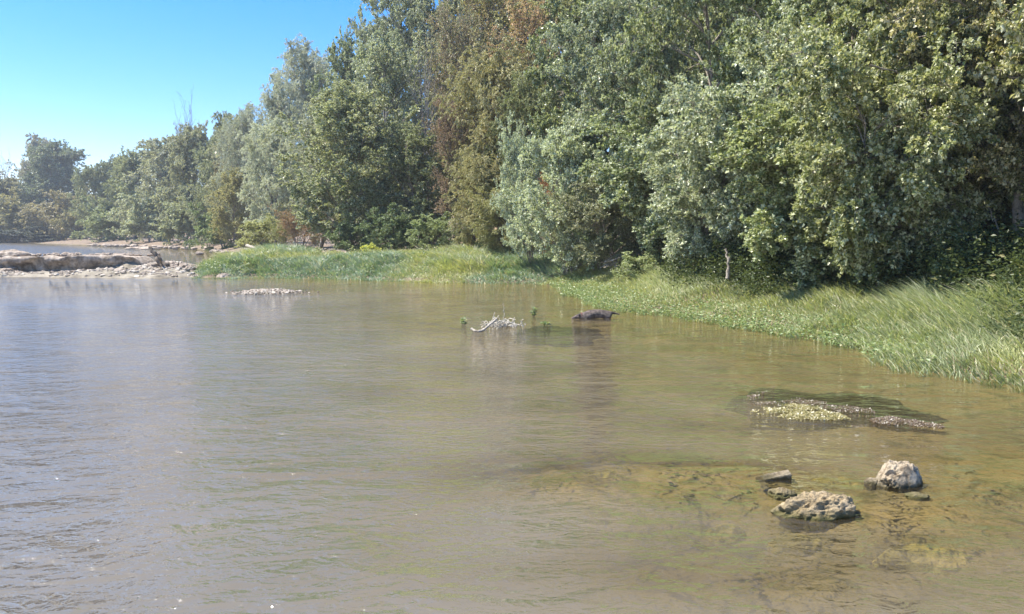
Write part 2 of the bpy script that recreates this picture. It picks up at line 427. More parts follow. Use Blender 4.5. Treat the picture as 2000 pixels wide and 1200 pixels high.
        cm.materials.append(leaf)
    wm.materials.append(bark)
    top = max(S[:, -1, 2].max(), Lp[:, :, 2].max())
    if cm is not None:
        rad = np.percentile(np.hypot(V[:, 0], V[:, 1]), 96); top = np.percentile(V[:, 2], 99.8)
    else: rad = R
    return dict(wood=wm, crown=cm, H=top, R=rad)

bark_pale = rough_mat('pale_bark', [(.3, (.12, .10, .08)), (.5, (.30, .26, .21)), (.75, (.45, .40, .33))], 9, .5, 25)
bark_dark = rough_mat('dark_bark', [(.3, (.05, .04, .03)), (.55, (.13, .10, .08)), (.8, (.24, .20, .16))], 10, .6, 25)
bark_grey = rough_mat('grey_bark', [(.3, (.16, .15, .14)), (.55, (.30, .28, .26)), (.8, (.42, .40, .37))], 6, .5, 20)
L_poplar = leaf_mat('poplar_leaf', (.05, .066, .022), (.30, .325, .135), (.44, .37, .14), (.66, .65, .50), .93, spec=.55, rough=.42, trans=.30)
L_silver = leaf_mat('silver_poplar_leaf', (.08, .10, .05), (.37, .40, .26), (.38, .35, .17), (.74, .74, .62), .96, spec=.55, rough=.42, trans=.30)
L_willow = leaf_mat('willow_leaf', (.21, .23, .15), (.45, .47, .34), (.38, .36, .2), (.66, .68, .62), .95, spec=.6)
L_yellow = leaf_mat('yellowing_leaf', (.18, .19, .06), (.44, .42, .17), (.44, .36, .14), (.46, .45, .28), .8, spec=.6)
L_dry = leaf_mat('dry_leaf', (.27, .20, .13), (.45, .35, .25), (.28, .30, .14), (.48, .40, .30), .48, trans=.2, spec=.25)
L_autumn = leaf_mat('autumn_leaf', (.17, .17, .06), (.30, .25, .14), (.34, .24, .15), (.30, .25, .14), .6)
L_far = leaf_mat('far_leaf', (.15, .16, .085), (.37, .37, .22), (.36, .33, .18), (.52, .52, .44), .93, spec=.6)

SP = {}
def spec_(key, **k): SP[key] = gen_tree(key, **k)
spec_('near1', seed=1, H=9, R=3.6, base=.14, prof='tall', nl=34, nb=9, ntw=9, nlf=46, lL=.11, lW=.092, twig=.55, droop=.12, limb_el=24, trunk_r=.15, bark=bark_pale, leaf=L_poplar)
spec_('near2', seed=2, H=9, R=3.8, base=.14, prof='round', nl=32, nb=9, ntw=9, nlf=46, lL=.108, lW=.088, twig=.6, droop=.2, limb_el=22, trunk_r=.17, bark=bark_pale, leaf=L_poplar)
spec_('near3', seed=3, H=9, R=3.4, base=.14, prof='tall', nl=34, nb=9, ntw=8, nlf=46, lL=.095, lW=.075, twig=.5, droop=.05, limb_el=30, stems=2, trunk_r=.15, bark=bark_pale, leaf=L_silver)
spec_('edge', seed=23, H=9, R=3.8, base=.27, prof='round', nl=32, nb=9, ntw=9, nlf=46, lL=.105, lW=.086, twig=.6, droop=.2, limb_el=22, trunk_r=.19, bark=bark_pale, leaf=L_poplar)
spec_('arch', seed=21, H=5, R=2.6, base=.27, prof='fan', nl=46, nb=9, ntw=8, nlf=34, lL=.10, lW=.082, twig=.45, droop=.22, limb_el=20, stems=5, trunk_r=.13, bark=bark_pale, leaf=L_poplar)
spec_('archsilver', seed=22, H=5, R=2.6, base=.26, prof='fan', nl=46, nb=9, ntw=8, nlf=34, lL=.09, lW=.07, twig=.45, droop=.2, limb_el=22, stems=5, trunk_r=.12, bark=bark_pale, leaf=L_silver)
spec_('silverbush', seed=4, H=5, R=2.0, base=.04, prof='bush', nl=34, nb=8, ntw=7, nlf=40, lL=.072, lW=.056, twig=.38, droop=-.05, limb_el=30, stems=5, trunk_r=.10, bark=bark_pale, leaf=L_silver)
spec_('mid1', seed=5, H=13, R=4.2, base=.06, prof='tall', nl=44, nb=9, ntw=9, nlf=40, lL=.135, lW=.11, twig=.7, droop=.02, limb_el=32, trunk_r=.2, bark=bark_pale, leaf=L_poplar)
spec_('mid2', seed=6, H=13, R=4.2, base=.06, prof='round', nl=42, nb=9, ntw=9, nlf=40, lL=.13, lW=.10, twig=.75, droop=.1, limb_el=28, trunk_r=.2, bark=bark_grey, leaf=L_silver)
spec_('willow', seed=7, H=14, R=4.8, base=.05, prof='tall', nl=46, nb=9, ntw=10, nlf=42, lL=.18, lW=.055, twig=1.0, droop=.05, limb_el=38, trunk_r=.25, tdroop=.45, leafdroop=.6, bark=bark_grey, leaf=L_willow)
spec_('droop', seed=8, H=11, R=3.4, base=.03, prof='round', nl=54, nb=10, ntw=9, nlf=54, lL=.13, lW=.045, twig=.8, droop=.12, limb_el=34, trunk_r=.15, tdroop=.45, leafdroop=.7, bark=bark_dark, leaf=L_yellow, hang=True)
spec_('dry', seed=9, H=12, R=3.2, base=.15, prof='tall', nl=30, nb=8, ntw=8, nlf=13, lL=.11, lW=.08, twig=.7, droop=0, limb_el=38, trunk_r=.14, bark=bark_dark, leaf=L_dry)
spec_('shrub', seed=10, H=3, R=1.7, base=.03, prof='bush', nl=26, nb=7, ntw=7, nlf=30, lL=.085, lW=.06, twig=.35, droop=.05, limb_el=32, stems=7, trunk_r=.06, bark=bark_dark, leaf=L_poplar)
spec_('redshrub', seed=12, H=2.6, R=1.4, base=.05, prof='bush', nl=22, nb=7, ntw=6, nlf=22, lL=.06, lW=.04, twig=.35, droop=-.1, limb_el=45, stems=9, trunk_r=.06, bark=bark_pale, leaf=L_autumn)
spec_('far1', seed=13, H=14, R=6, base=.03, prof='bush', nl=56, nb=8, ntw=8, nlf=46, lL=.20, lW=.15, twig=1.2, droop=.1, limb_el=25, trunk_r=.28, bark=bark_grey, leaf=L_far)
spec_('far2', seed=14, H=14, R=5.5, base=.02, prof='bush', nl=56, nb=8, ntw=8, nlf=46, lL=.20, lW=.13, twig=1.2, droop=.05, limb_el=30, stems=2, trunk_r=.28, tdroop=.3, bark=bark_grey, leaf=L_far)
spec_('farbush', seed=15, H=6, R=4, base=.02, prof='bush', nl=34, nb=7, ntw=7, nlf=30, lL=.22, lW=.15, twig=.8, droop=.05, limb_el=32, stems=5, trunk_r=.12, bark=bark_grey, leaf=L_far)
spec_('bare', seed=16, H=14, R=4, base=.25, prof='fan', nl=20, nb=5, ntw=4, nlf=0, lL=1, lW=1, twig=.9, droop=-.1, limb_el=45, trunk_r=.22, bark=bark_grey)
spec_('under', seed=17, H=4, R=2.2, base=.05, prof='fan', nl=26, nb=7, ntw=6, nlf=16, lL=.07, lW=.05, twig=.5, droop=.1, limb_el=35, stems=6, trunk_r=.07, bark=bark_pale, leaf=L_poplar)

ntree = 0
def T(key, px, d, ytop, wpx, label, tint=(1, 1, 1), name='tree', cat='tree', group=None, rot=None, basez=None, leantilt=(0, 0), barktint=None):
    """one tree or bush: px column and distance of its foot, picture row of its top, its width in photo pixels"""
    global ntree
    ntree += 1
    s = SP[key]; x = (px - 1000) / F * d; y = d; wpx = wpx * (1.3 if key.startswith('far') else 1); z = tz(x, y) if basez is None else basez
    ztop = at(px, ytop, d)[2]; H = max(ztop - z, .6); Rr = wpx / F * d / 2
    e = bpy.data.objects.new(name, None); C.objects.link(e); e.empty_display_size = .3
    e.location = (x, y, z); sx = Rr / s['R']; sz = H / s['H']
    tilt = R_(13) if ((key.startswith('near') or key.startswith('arch')) and px > 1180 and d < 28) else 0      # bank trees lean out over the water
    if key == 'silverbush': tilt = R_(7)
    tilt = tilt * (.6 + .8 * ((ntree * .37) % 1))
    e.rotation_euler = (Matrix.Rotation(tilt, 3, Vector((-.82, .57, 0)) * -1) @ Matrix.Rotation((ntree * 2.4) % 6.28 if rot is None else rot, 3, 'Z')).to_euler()
    e.scale = (sx, sx, sz)
    tag(e, label, cat, group)
    t = link('trunk', s['wood'], None, e); t.color = (*(barktint or (1, 1, 1)), 1)
    if s['crown'] is not None:
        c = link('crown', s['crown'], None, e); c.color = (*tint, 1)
    return e

# ---- far left bank
T('bare', 18, 196, 300, 60, 'leafless dead tree rising above the foliage at the left edge of the photo', name='dead_tree')
T('far1', -10, 178, 338, 130, 'dull olive tree at the far left edge below the dead tree', (1.0, .95, .8))
T('far2', -90, 176, 320, 150, 'grey-green tree just past the left edge of the view', (1, 1, .9))
T('far1', 122, 186, 278, 128, 'dark green round-topped tree standing highest at the far left', (.72, .82, .75))
T('far2', 92, 200, 266, 84, 'pale grey crown peeping over the dark round tree at the far left', (1.25, 1.2, 1.3))
T('farbush', 122, 160, 366, 100, 'ochre brown bushy tree in front of the dark round tree', (1.15, 1.0, .85), name='bushy_tree')
T('farbush', 170, 158, 380, 70, 'tan yellow bushy tree right of the ochre one at the far left', (1.25, 1.15, .88), name='bushy_tree')
T('farbush', 40, 166, 372, 110, 'olive yellow bushy tree at the far left waterline behind the dark shrub', (1.1, 1.0, .75), name='bushy_tree')
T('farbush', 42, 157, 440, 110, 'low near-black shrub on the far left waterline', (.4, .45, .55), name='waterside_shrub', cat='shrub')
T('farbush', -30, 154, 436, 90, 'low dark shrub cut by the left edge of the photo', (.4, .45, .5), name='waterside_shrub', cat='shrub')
T('far2', 208, 150, 322, 80, 'grey-green tree just right of the ochre bushes on the far bank', (1.0, 1.05, .85))
T('far1', 240, 168, 308, 90, 'darker tree looking over the far bank where the skyline dips', (.75, .85, .75))
T('far1', 266, 136, 296, 90, 'soft green tree between the grey-green tree and the silvery tree on the far bank', (1.15, 1.2, .95))
T('far2', 322, 122, 272, 120, 'silvery tree in the middle of the far bank tree line', (1.35, 1.35, 1.35))
T('farbush', 225, 134, 385, 90, 'green bush spilling to the water at the middle of the far bank', (1.0, 1.1, .9), name='waterside_shrub', cat='shrub')
T('farbush', 292, 118, 372, 100, 'silvery bush at the foot of the silvery far bank tree', (1.35, 1.4, 1.35), name='waterside_shrub', cat='shrub')
T('bare', 385, 120, 186, 72, 'bare dead tree whose twigs stand against the sky above the far bank', name='dead_tree')
T('dry', 362, 124, 238, 44, 'brownish half-dry tree top beside the bare dead tree', (1.0, .9, .95), name='dry_tree')
T('far1', 385, 108, 246, 110, 'grey-green tree below the bare dead tree', (1.1, 1.1, 1.0))
T('far2', 440, 97, 222, 120, 'tall hazy green tree left of the big silver willow', (1.0, 1.05, .9))
T('farbush', 368, 104, 388, 96, 'sage green bush at the waterline below the bare dead tree', (1.15, 1.2, 1.1), name='waterside_shrub', cat='shrub')
T('mid1', 462, 80, 330, 100, 'yellow and orange tinged tree at the near end of the far bank', (1.25, 1.15, .9))
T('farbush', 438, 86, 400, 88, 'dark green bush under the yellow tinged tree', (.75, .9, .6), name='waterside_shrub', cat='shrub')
T('dry', 455, 92, 300, 60, 'rusty dry tree half hidden behind the yellow tinged tree', (1.1, .9, .7), name='dry_tree')

# ---- silver willows and poplars, middle left
T('willow', 618, 74, 82, 150, 'tallest silver willow against the sky', (1.1, 1.1, 1.1), name='willow_tree')
T('willow', 545, 68, 150, 108, 'silver willow stepping down towards the sky left of the tallest one', (1.2, 1.2, 1.2), name='willow_tree')
T('willow', 548, 60, 232, 130, 'bright silver willow with drooping boughs below the two tall willows', (1.3, 1.3, 1.25), name='willow_tree')
T('willow', 625, 54, 200, 130, 'grey willow between the silver willows and the front poplar', (1.0, 1.0, .9), name='willow_tree')
T('shrub', 512, 54, 418, 110, 'rounded green shrub at the near end of the sandy flat', (1.2, 1.2, .9), name='shrub', cat='shrub')
T('redshrub', 588, 50, 404, 104, 'reddish autumn shrub on the sandy flat beside the round green shrub', (1.2, 1, 1), name='autumn_shrub', cat='shrub')
T('redshrub', 552, 52, 425, 70, 'smaller yellowing shrub between the round green and the reddish one', (1.0, 1.3, .8), name='autumn_shrub', cat='shrub')
T('mid1', 690, 62, 66, 130, 'poplar forming the rounded shoulder of the skyline', (.95, 1.05, .95), name='poplar_tree')
T('mid2', 755, 58, 28, 140, 'tall grey-green poplar where the skyline reaches the top of the photo', (.9, .95, .85), name='poplar_tree')
T('mid1', 685, 41, 165, 240, 'glittering green poplar standing foremost on the inlet bank', (1.1, 1.15, 1.1), name='poplar_tree')
T('mid2', 775, 47, 70, 220, 'poplar directly behind the foremost inlet poplar', (.95, 1.0, .9), name='poplar_tree')
T('mid1', 800, 40, 240, 180, 'dark shaded poplar filling the hollow right of the foremost inlet poplar', (.85, .92, .82), name='poplar_tree')  # lowered tint puts the stand's shaded side into the leaf colour
T('mid2', 830, 54, -60, 230, 'tall poplar reaching out of the photo beside the skyline', (.9, .95, .9), name='poplar_tree')
T('bare', 845, 43, 90, 110, 'pale leafless tree with thin twigs in the middle of the wood', name='dead_tree')
T('shrub', 842, 36.5, 415, 130, 'leafy shrub behind the inlet grass below the dark poplar', (.95, 1.1, .9), name='shrub', cat='shrub')
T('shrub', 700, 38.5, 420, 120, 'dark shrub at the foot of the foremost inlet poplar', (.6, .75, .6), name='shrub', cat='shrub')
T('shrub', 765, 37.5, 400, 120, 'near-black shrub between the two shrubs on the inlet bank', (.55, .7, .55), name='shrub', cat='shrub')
T('shrub', 720, 35.8, 474, 44, 'knee-high yellow-green sapling bush in the inlet grass', (2.0, 2.0, .9), name='shrub', cat='shrub')

# ---- centre
T('dry', 890, 44, 10, 150, 'thin dry brown tree at the top centre of the wood', (1, 1, .9), name='dry_tree')
T('dry', 1025, 38, -30, 170, 'rust coloured tree glowing at the top of the photo right of centre', (1.6, 1.35, 1.1), name='dry_tree')
T('dry', 960, 50, -60, 190, 'dry tree with bronze leaves behind the drooping yellow-green tree', (1.1, 1.1, .8), name='dry_tree')
T('mid2', 960, 58, -110, 300, 'tall dull green poplar at the back of the wood in the centre', (1.1, 1.0, .7), name='poplar_tree')
T('mid2', 895, 48, 40, 180, 'olive poplar filling the gap behind the pinkish dying tree', (1.0, .95, .8), name='poplar_tree')
T('dry', 885, 37, 180, 110, 'pinkish brown dying tree between the dark poplar and the yellow-green tree', (1.0, .85, .85), name='dry_tree')
T('droop', 975, 36, 90, 200, 'drooping yellow-green tree in the centre of the wood', (1.2, 1.15, 1.1), name='weeping_tree')
T('droop', 930, 33.5, 300, 130, 'lower drooping yellow-green tree just above the inlet grass', (1.25, 1.2, 1.15), name='weeping_tree')
T('droop', 1040, 34, 150, 150, 'drooping olive tree behind the silver bush', (.9, 1, .9), name='weeping_tree')
T('droop', 985, 31.8, 365, 120, 'low drooping bush left of the silver bush at the inlet corner', (1.1, 1.1, .9), name='weeping_tree')
T('redshrub', 1075, 31, 330, 90, 'orange-brown shrub seen through the silver bush', (1.5, .9, .7), name='autumn_shrub', cat='shrub')
T('silverbush', 1112, 27.6, 235, 210, 'silver leaved bush leaning over the inlet corner', (1.25, 1.32, 1.25), name='silver_bush', cat='bush', leantilt=(0, 0))
T('silverbush', 1165, 26.6, 370, 170, 'lower silver bush drooping to the grass at the inlet corner', (1.15, 1.27, 1.05), name='silver_bush', cat='bush')
T('silverbush', 1040, 29.4, 232, 110, 'upright silver sapling left of the leaning silver bush', (1.25, 1.32, 1.28), name='silver_bush', cat='bush')

# ---- right bank, nearer and nearer
T('mid1', 1150, 44, -90, 330, 'tall green poplar behind the silver bushes', (1.0, 1.0, .85), name='poplar_tree')
T('near1', 1190, 31, -40, 300, 'leafy poplar just right of and behind the silver bushes', (.8, .88, .72), name='poplar_tree')
T('mid1', 1370, 40, -200, 340, 'tall poplar at the back, its crown cut by the top edge right of the middle', (1, 1, .9), name='poplar_tree')
T('near3', 1300, 26.5, -30, 320, 'silvery poplar between the silver bushes and the big green poplars', (.88, .94, .85), name='poplar_tree')
T('arch', 1345, 23.4, 175, 320, 'green poplar hanging over the dark hollow right of the silver bushes', (.95, 1.05, .95), name='poplar_tree')
T('near2', 1430, 24, -160, 340, 'broad green poplar at the middle of the right bank', (.95, 1.02, .9), name='poplar_tree')
T('archsilver', 1490, 18.9, 40, 360, 'silvery poplar arching low over the shaded weeds', (1.05, 1.1, 1.0), name='poplar_tree')
T('near1', 1590, 21, -180, 380, 'big green poplar behind the silvery arching one', (.95, 1.05, .9), name='poplar_tree')
T('near2', 1700, 18, -130, 400, 'big green poplar with bare pale twigs above the leaf litter hollow', (1.0, 1.05, .9), name='poplar_tree')
T('mid2', 1600, 34, -350, 420, 'tall grey poplar deep in the wood behind the right bank', (1, 1, .9), name='poplar_tree')
T('near1', 1840, 16.2, -220, 430, 'large-leaved poplar beside the pale trunk at the right', (1.05, 1.08, .9), name='poplar_tree')
T('mid1', 1850, 28, -500, 480, 'tall poplar deep in the wood at the right edge', (1, 1, .9), name='poplar_tree')
T('edge', 1972, 14.3, -420, 560, 'pale trunked poplar at the right edge, nearest of all', (1.15, 1.05, .85), name='poplar_tree')
T('droop', 2010, 17.0, 180, 260, 'olive yellow small-leaved tree behind the pale trunk', (.9, .75, .8), name='weeping_tree')
T('near1', 2250, 13, -600, 600, 'poplar just outside the right edge shading the grass', (1, 1, .9), name='poplar_tree')
T('near3', 2330, 17, -600, 600, 'second poplar outside the right edge further back', (1, 1, .9), name='poplar_tree')
T('mid1', 1060, 52, -160, 330, 'tall poplar deep in the wood above the drooping olive tree', (1, .95, .8), name='poplar_tree')
T('mid2', 1260, 48, -220, 340, 'grey poplar deep in the wood right of the centre', (1, 1, .9), name='poplar_tree')
T('mid1', 1480, 44, -300, 380, 'green poplar deep in the wood behind the middle of the right bank', (1, 1, .9), name='poplar_tree')
T('mid2', 1730, 26, -300, 420, 'grey poplar in the second row behind the leaf litter hollow', (.95, 1, .9), name='poplar_tree')
T('mid1', 1330, 31, -160, 320, 'poplar in the second row behind the silvery one right of the silver bushes', (.95, 1, .85), name='poplar_tree')
T('archsilver', 1405, 20.8, 190, 300, 'low silvery poplar reaching over the middle of the right bank', (1.05, 1.1, 1.0), name='poplar_tree')
T('arch', 1610, 16.6, 130, 400, 'low green poplar spreading over the shaded grass left of the leaf litter', (1.0, 1.08, .9), name='poplar_tree')
T('arch', 1735, 15.0, 60, 370, 'green poplar with low boughs left of the pale trunk', (1.05, 1.08, .9), name='poplar_tree')
for q_, (px_, d_, yt_, w_, lab_) in enumerate([
        (1215, 25.5, 330, 190, 'leafy bush behind the lower silver bush'), (1300, 25.2, 300, 180, 'leafy bush over the dark hollow at the foot of the silvery poplar'),
        (1385, 22.4, 300, 190, 'leafy bush above the fallen branch'), (1480, 20.6, 290, 200, 'leafy bush behind the low silvery poplar'),
        (1570, 19.8, 300, 200, 'leafy bush at the left of the sunlit litter'), (1690, 18.6, 250, 180, 'leafy bush at the back of the sunlit litter'),
        (1800, 17.6, 300, 220, 'leafy bush behind the straw-like stems'), (1925, 16.6, 250, 240, 'leafy bush behind the pale trunk')]):
    T(('near3', 'near1', 'near2')[q_ % 3], px_, d_, yt_, w_, lab_, (.75, .75, .6), name='leafy_bush', cat='bush')  # darker tint carries the canopy's shade in the leaves
T('willow', 487, 82, 205, 100, 'pale willow filling the step between the far bank trees and the silver willows', (1.05, 1.05, 1.0), name='willow_tree', rot=1.0)
T('mid2', 475, 90, 250, 110, 'soft grey-green poplar behind the yellow tinged tree', (1.1, 1.05, .95), name='poplar_tree', rot=2.0)
# understory; the dark tints put the hollow's shade into the leaf colour
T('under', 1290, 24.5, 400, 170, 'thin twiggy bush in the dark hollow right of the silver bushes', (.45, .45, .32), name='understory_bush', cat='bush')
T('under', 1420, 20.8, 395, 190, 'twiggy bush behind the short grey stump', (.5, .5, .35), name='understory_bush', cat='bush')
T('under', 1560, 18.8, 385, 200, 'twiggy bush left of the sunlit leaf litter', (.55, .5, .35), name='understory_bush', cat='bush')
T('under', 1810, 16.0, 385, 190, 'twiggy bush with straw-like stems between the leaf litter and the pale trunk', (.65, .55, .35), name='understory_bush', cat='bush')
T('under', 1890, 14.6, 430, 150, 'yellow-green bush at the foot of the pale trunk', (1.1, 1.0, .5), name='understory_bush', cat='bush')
T('shrub', 1255, 22.5, 488, 110, 'pale little shrub at the end of the right bank grass', (1.3, 1.4, 1.2), name='shrub', cat='shrub')

# ------------------------------------------------------------------ grass
def blades(rng, xs, ys, zs, hgt, wid, lean_dir, lean, attr, base=None):
    n = len(xs); k = 4
    q = np.linspace(0, 1, k)
    az = rng.rand(n) * 6.28; rj = rng.randn(n) * 1.0 + 1.2 * fbm(xs * 1.7, ys * 1.7, 40, 2)
    ld = np.stack([np.cos(lean_dir + rj), np.sin(lean_dir + rj)], -1)
    le = hgt * lean * (.4 + rng.rand(n) * 1.1)
    P = np.zeros((n, k, 3))
    P[:, :, 0] = xs[:, None] + ld[:, 0:1] * (le[:, None] * q ** 1.7); P[:, :, 1] = ys[:, None] + ld[:, 1:2] * (le[:, None] * q ** 1.7)
    P[:, :, 2] = zs[:, None] - .02 + hgt[:, None] * (q - .22 * lean * q ** 2.5)
    sv = np.stack([np.cos(az), np.sin(az), az * 0], -1)
    wv = wid[:, None] * np.array([.8, 1.0, .75])[None, :] * .5
    L_ = P[:, :3] - sv[:, None, :] * wv[:, :, None]; R2 = P[:, :3] + sv[:, None, :] * wv[:, :, None]
    V = np.concatenate([L_, R2, P[:, 3:4]], 1)
    b = np.arange(n)[:, None] * 7
    Q = np.concatenate([b + np.array([0, 3, 4, 1]), b + np.array([1, 4, 5, 2])], 1).reshape(-1, 4)
    T3 = b + np.array([2, 5, 6])
    return V.reshape(-1, 3), T3, Q, np.repeat(attr, 7, 0)
def grass_mat(name, c1, c2, c3, dry):
    m, n, out = new_mat(name)
    at_ = N(n, 'ShaderNodeAttribute', attribute_name='lv'); sp = N(n, 'ShaderNodeSeparateColor'); n.links.new(at_.outputs['Color'], sp.inputs[0])
    col = mixc(n, c1, c2, sp.outputs[0])
    col = mixc(n, col, c3, sp.outputs[1])
    col = mixc(n, col, dry, math_n(n, 'GREATER_THAN', sp.outputs[2], .88))
    p = N(n, 'ShaderNodeBsdfPrincipled'); n.links.new(col, p.inputs['Base Color']); p.inputs['Roughness'].default_value = .45
    t = N(n, 'ShaderNodeBsdfTranslucent'); n.links.new(mixc(n, col, (1.2, 1.25, .6), 1.0, 'MULTIPLY'), t.inputs[0])
    mx = N(n, 'ShaderNodeMixShader'); mx.inputs[0].default_value = .35
    n.links.new(p.outputs[0], mx.inputs[1]); n.links.new(t.outputs[0], mx.inputs[2]); n.links.new(mx.outputs[0], out.inputs[0])
    return m
M_GR = grass_mat('bank_grass', (.13, .17, .07), (.43, .47, .25), (.46, .47, .19), (.60, .55, .38))
M_GF = grass_mat('inlet_grass', (.11, .19, .10), (.33, .41, .27), (.40, .42, .19), (.55, .48, .32))

def scatter(rng, n, x0, x1, y0, y1, keep):
    x = x0 + (x1 - x0) * rng.rand(n); y = y0 + (y1 - y0) * rng.rand(n)
    s = sdist(x, y); k = keep(x, y, s, rng.rand(n)); return x[k], y[k], s[k]
rng = np.random.RandomState(5)
# right bank: near strip
x, y, s = scatter(rng, 420000, 1.2, 13, 4.5, 26.6, lambda x, y, s, r: (s > -.22) & (s < 5.2) & (x > 0.058 * 0 + 1.2) & (r < np.where(s < 0, .25, np.where(s > 2.1, .15, .8)) * np.where(y < 14, 1.0, .75)) & (x / y < .72))
z = terrain(x, y); z = np.where(s < 0, -.02, z)
hn = .5 + .5 * fbm(x * .8, y * .8, 3, 3)
hh = (.14 + .24 * sstep(.0, 2.0, s)) * (.6 + .6 * rng.rand(len(x))) * (.7 + .7 * hn)
near = 1 - sstep(12, 20, y)
hh *= .75 + .55 * near
low = sstep(11.5, 15.5, y) * (1 - sstep(.8, 2.2, s))       # cropped low herbage along this part of the water's edge
hh *= 1 - .4 * low
yel = np.clip(sstep(.1, .6, fbm(x * .45 + 4, y * .35, 9, 3)) * .8 + .5 * low, 0, 1)
V, T3, Q, A = blades(rng, x, y, z, hh, .0075 + .006 * rng.rand(len(x)) + .0003 * y, 2.6, .75, np.stack([np.clip(.6 * rng.rand(len(x)) + .5 * hn * (1.3 - .22 * s), 0, 1), yel * .8, rng.rand(len(x))], -1))
tag(link('bank_grass', mesh_np('bank_grass', V, F3=T3, F4=Q, attr=A), M_GR), 'pale windblown grass along the right bank down to the water', 'grass', kind='stuff')
print('grass near', len(x))
# inlet grass
x, y, s = scatter(rng, 420000, -13.5, 3.5, 26.6, 41, lambda x, y, s, r: (s > -.15) & (s < np.where(x < -6.5, 4.5, 5.5)) & (r < .75 * np.where(s > 3, .5, 1)))
z = terrain(x, y); z = np.where(s < 0, -.02, z)
hn = .5 + .5 * fbm(x * .55, y * .55, 13, 3)
bumpy = .62 + .7 * hn
cl = .5 + .5 * fbm(x * 2.6, y * 1.6, 31, 3)
hh = (.07 + .22 * sstep(.0, 1.8, s)) * (.4 + .9 * rng.rand(len(x))) * (.25 + .7 * hn + .8 * cl) * np.where(x > -3, 1.35, 1.0)
hh *= 1 + .7 * np.exp(-((x + 11.3) / 1.3) ** 2) * sstep(.2, 1.5, s)
yel = np.clip(sstep(-.1, .5, fbm(x * .35, y * .5, 19, 3)), 0, 1)
V, T3, Q, A = blades(rng, x, y, z, hh, .016 + .014 * rng.rand(len(x)), 2.8, .8, np.stack([np.clip(.55 * rng.rand(len(x)) + .75 * (cl - .25), 0, 1), yel, rng.rand(len(x))], -1))
tag(link('inlet_grass', mesh_np('inlet_grass', V, F3=T3, F4=Q, attr=A), M_GF), 'blue-green rushy grass round the inlet in front of the wood', 'grass', kind='stuff')
print('grass far', len(x))

# broad-leaved herbs creeping along the water's edge, and leaf litter on the slope
def leaf_scatter(rng, x, y, z, size, up=.6):
    n = len(x); pos = np.stack([x, y, z], -1)
    ax = norm(rng.randn(n, 3) * np.array([1, 1, .4])); nr = norm(rng.randn(n, 3) * .6 + np.array([0, 0, up]))
    nr = norm(nr - ax * (nr * ax).sum(-1, keepdims=True)); sd_ = np.cross(nr, ax); S_ = size[:, None]
    V = np.stack([pos, pos + ax * S_ * .45 - sd_ * S_ * .3 + nr * S_ * .1, pos + ax * S_, pos + ax * S_ * .45 + sd_ * S_ * .3 + nr * S_ * .1], 1).reshape(-1, 3)
    b = np.arange(n)[:, None] * 4
    T_ = np.concatenate([b + np.array([0, 1, 2]), b + np.array([0, 2, 3])], 1).reshape(-1, 3)
    return V, T_, np.repeat(np.stack([rng.rand(n), rng.rand(n), rng.rand(n)], -1), 4, 0)
L_herb = leaf_mat('herb_leaf', (.14, .22, .07), (.28, .34, .13), (.45, .42, .22), (.30, .36, .18), .8)
x, y, s = scatter(rng, 160000, 1.2, 6.5, 10.5, 27.5, lambda x, y, s, r: (s > -.3) & (s < 1.1) & (r < .6 * (1 - s / 1.2)))
z = np.maximum(terrain(x, y), 0) + .16 * rng.rand(len(x)) ** 1.5
V, T_, A = leaf_scatter(rng, x, y, z, .03 + .035 * rng.rand(len(x)))
tag(link('edge_herbs', mesh_np('edge_herbs', V, F3=T_, attr=A), L_herb), 'low leafy water plants fringing the muddy edge of the right bank', 'herbs', kind='stuff')
L_shadeweed = leaf_mat('shaded_weed_leaf', (.035, .055, .018), (.10, .125, .042), (.24, .22, .09), (.11, .14, .055), .9, spec=.3)  # greens kept very dark, the bank's tree shade is in the colour
def clumps(rng, name, label, cx, cy, r, h, per, size, mat):
    n = len(cx); i = np.repeat(np.arange(n), per); q = rng.rand(len(i)) ** .7
    a = rng.rand(len(i)) * 6.28; rr = r[i] * np.sqrt(rng.rand(len(i))) * (.4 + .6 * q)
    x = cx[i] + np.cos(a) * rr; y = cy[i] + np.sin(a) * rr
    z = np.maximum(terrain(cx, cy), 0)[i] + h[i] * q * (1 - .5 * (rr / r[i]) ** 2)
    V, T_, A = leaf_scatter(rng, x, y, z, size * (.5 + rng.rand(len(x))), .5)
    A[:, 1] = np.repeat(rng.rand(n)[i], 4)
    return tag(link(name, mesh_np(name, V, F3=T_, attr=A), mat), label, 'weeds', kind='stuff')
x, y, s = scatter(rng, 5200, 3, 13, 8, 24, lambda x, y, s, r: (s > 1.75 + .7 * vnoise(x * .8, y * .8)) & (s < 5.6) & (x / y < .70) & (r < .55))
clumps(rng, 'broadleaf_weeds', 'dark broad-leaved weeds with shade put into their leaf colour between the right bank grass and the trees', x, y, .2 + .3 * rng.rand(len(x)), .25 + .65 * rng.rand(len(x)) ** 1.4, 80, .06, L_shadeweed)
x, y, s = scatter(rng, 5200, 4.5, 14, 6, 20, lambda x, y, s, r: (s > 2.1 + .5 * vnoise(x * .9, y * .9)) & (s < 5) & (x / y < .75) & (r < .75))
clumps(rng, 'shade_weed_bed', 'tall dark nettle-like weeds thickened to stand in for shade between the grass and the trees at the right', x, y, .2 + .25 * rng.rand(len(x)), .6 + .75 * rng.rand(len(x)), 100, .065, L_shadeweed)  # dense dark clumps stand in for tree shade at the back of the grass
x, y, s = scatter(rng, 1500, -12.6, 3, 29, 40, lambda x, y, s, r: (s > .5) & (s < 5) & (r < np.where(x < -9.8, .9, .18)))
clumps(rng, 'inlet_weeds', 'yellow-green leafy weeds among the inlet grass, thickest beside the gravel bar', x, y, .15 + .2 * rng.rand(len(x)), .25 + .3 * rng.rand(len(x)), 60, .07, L_herb)
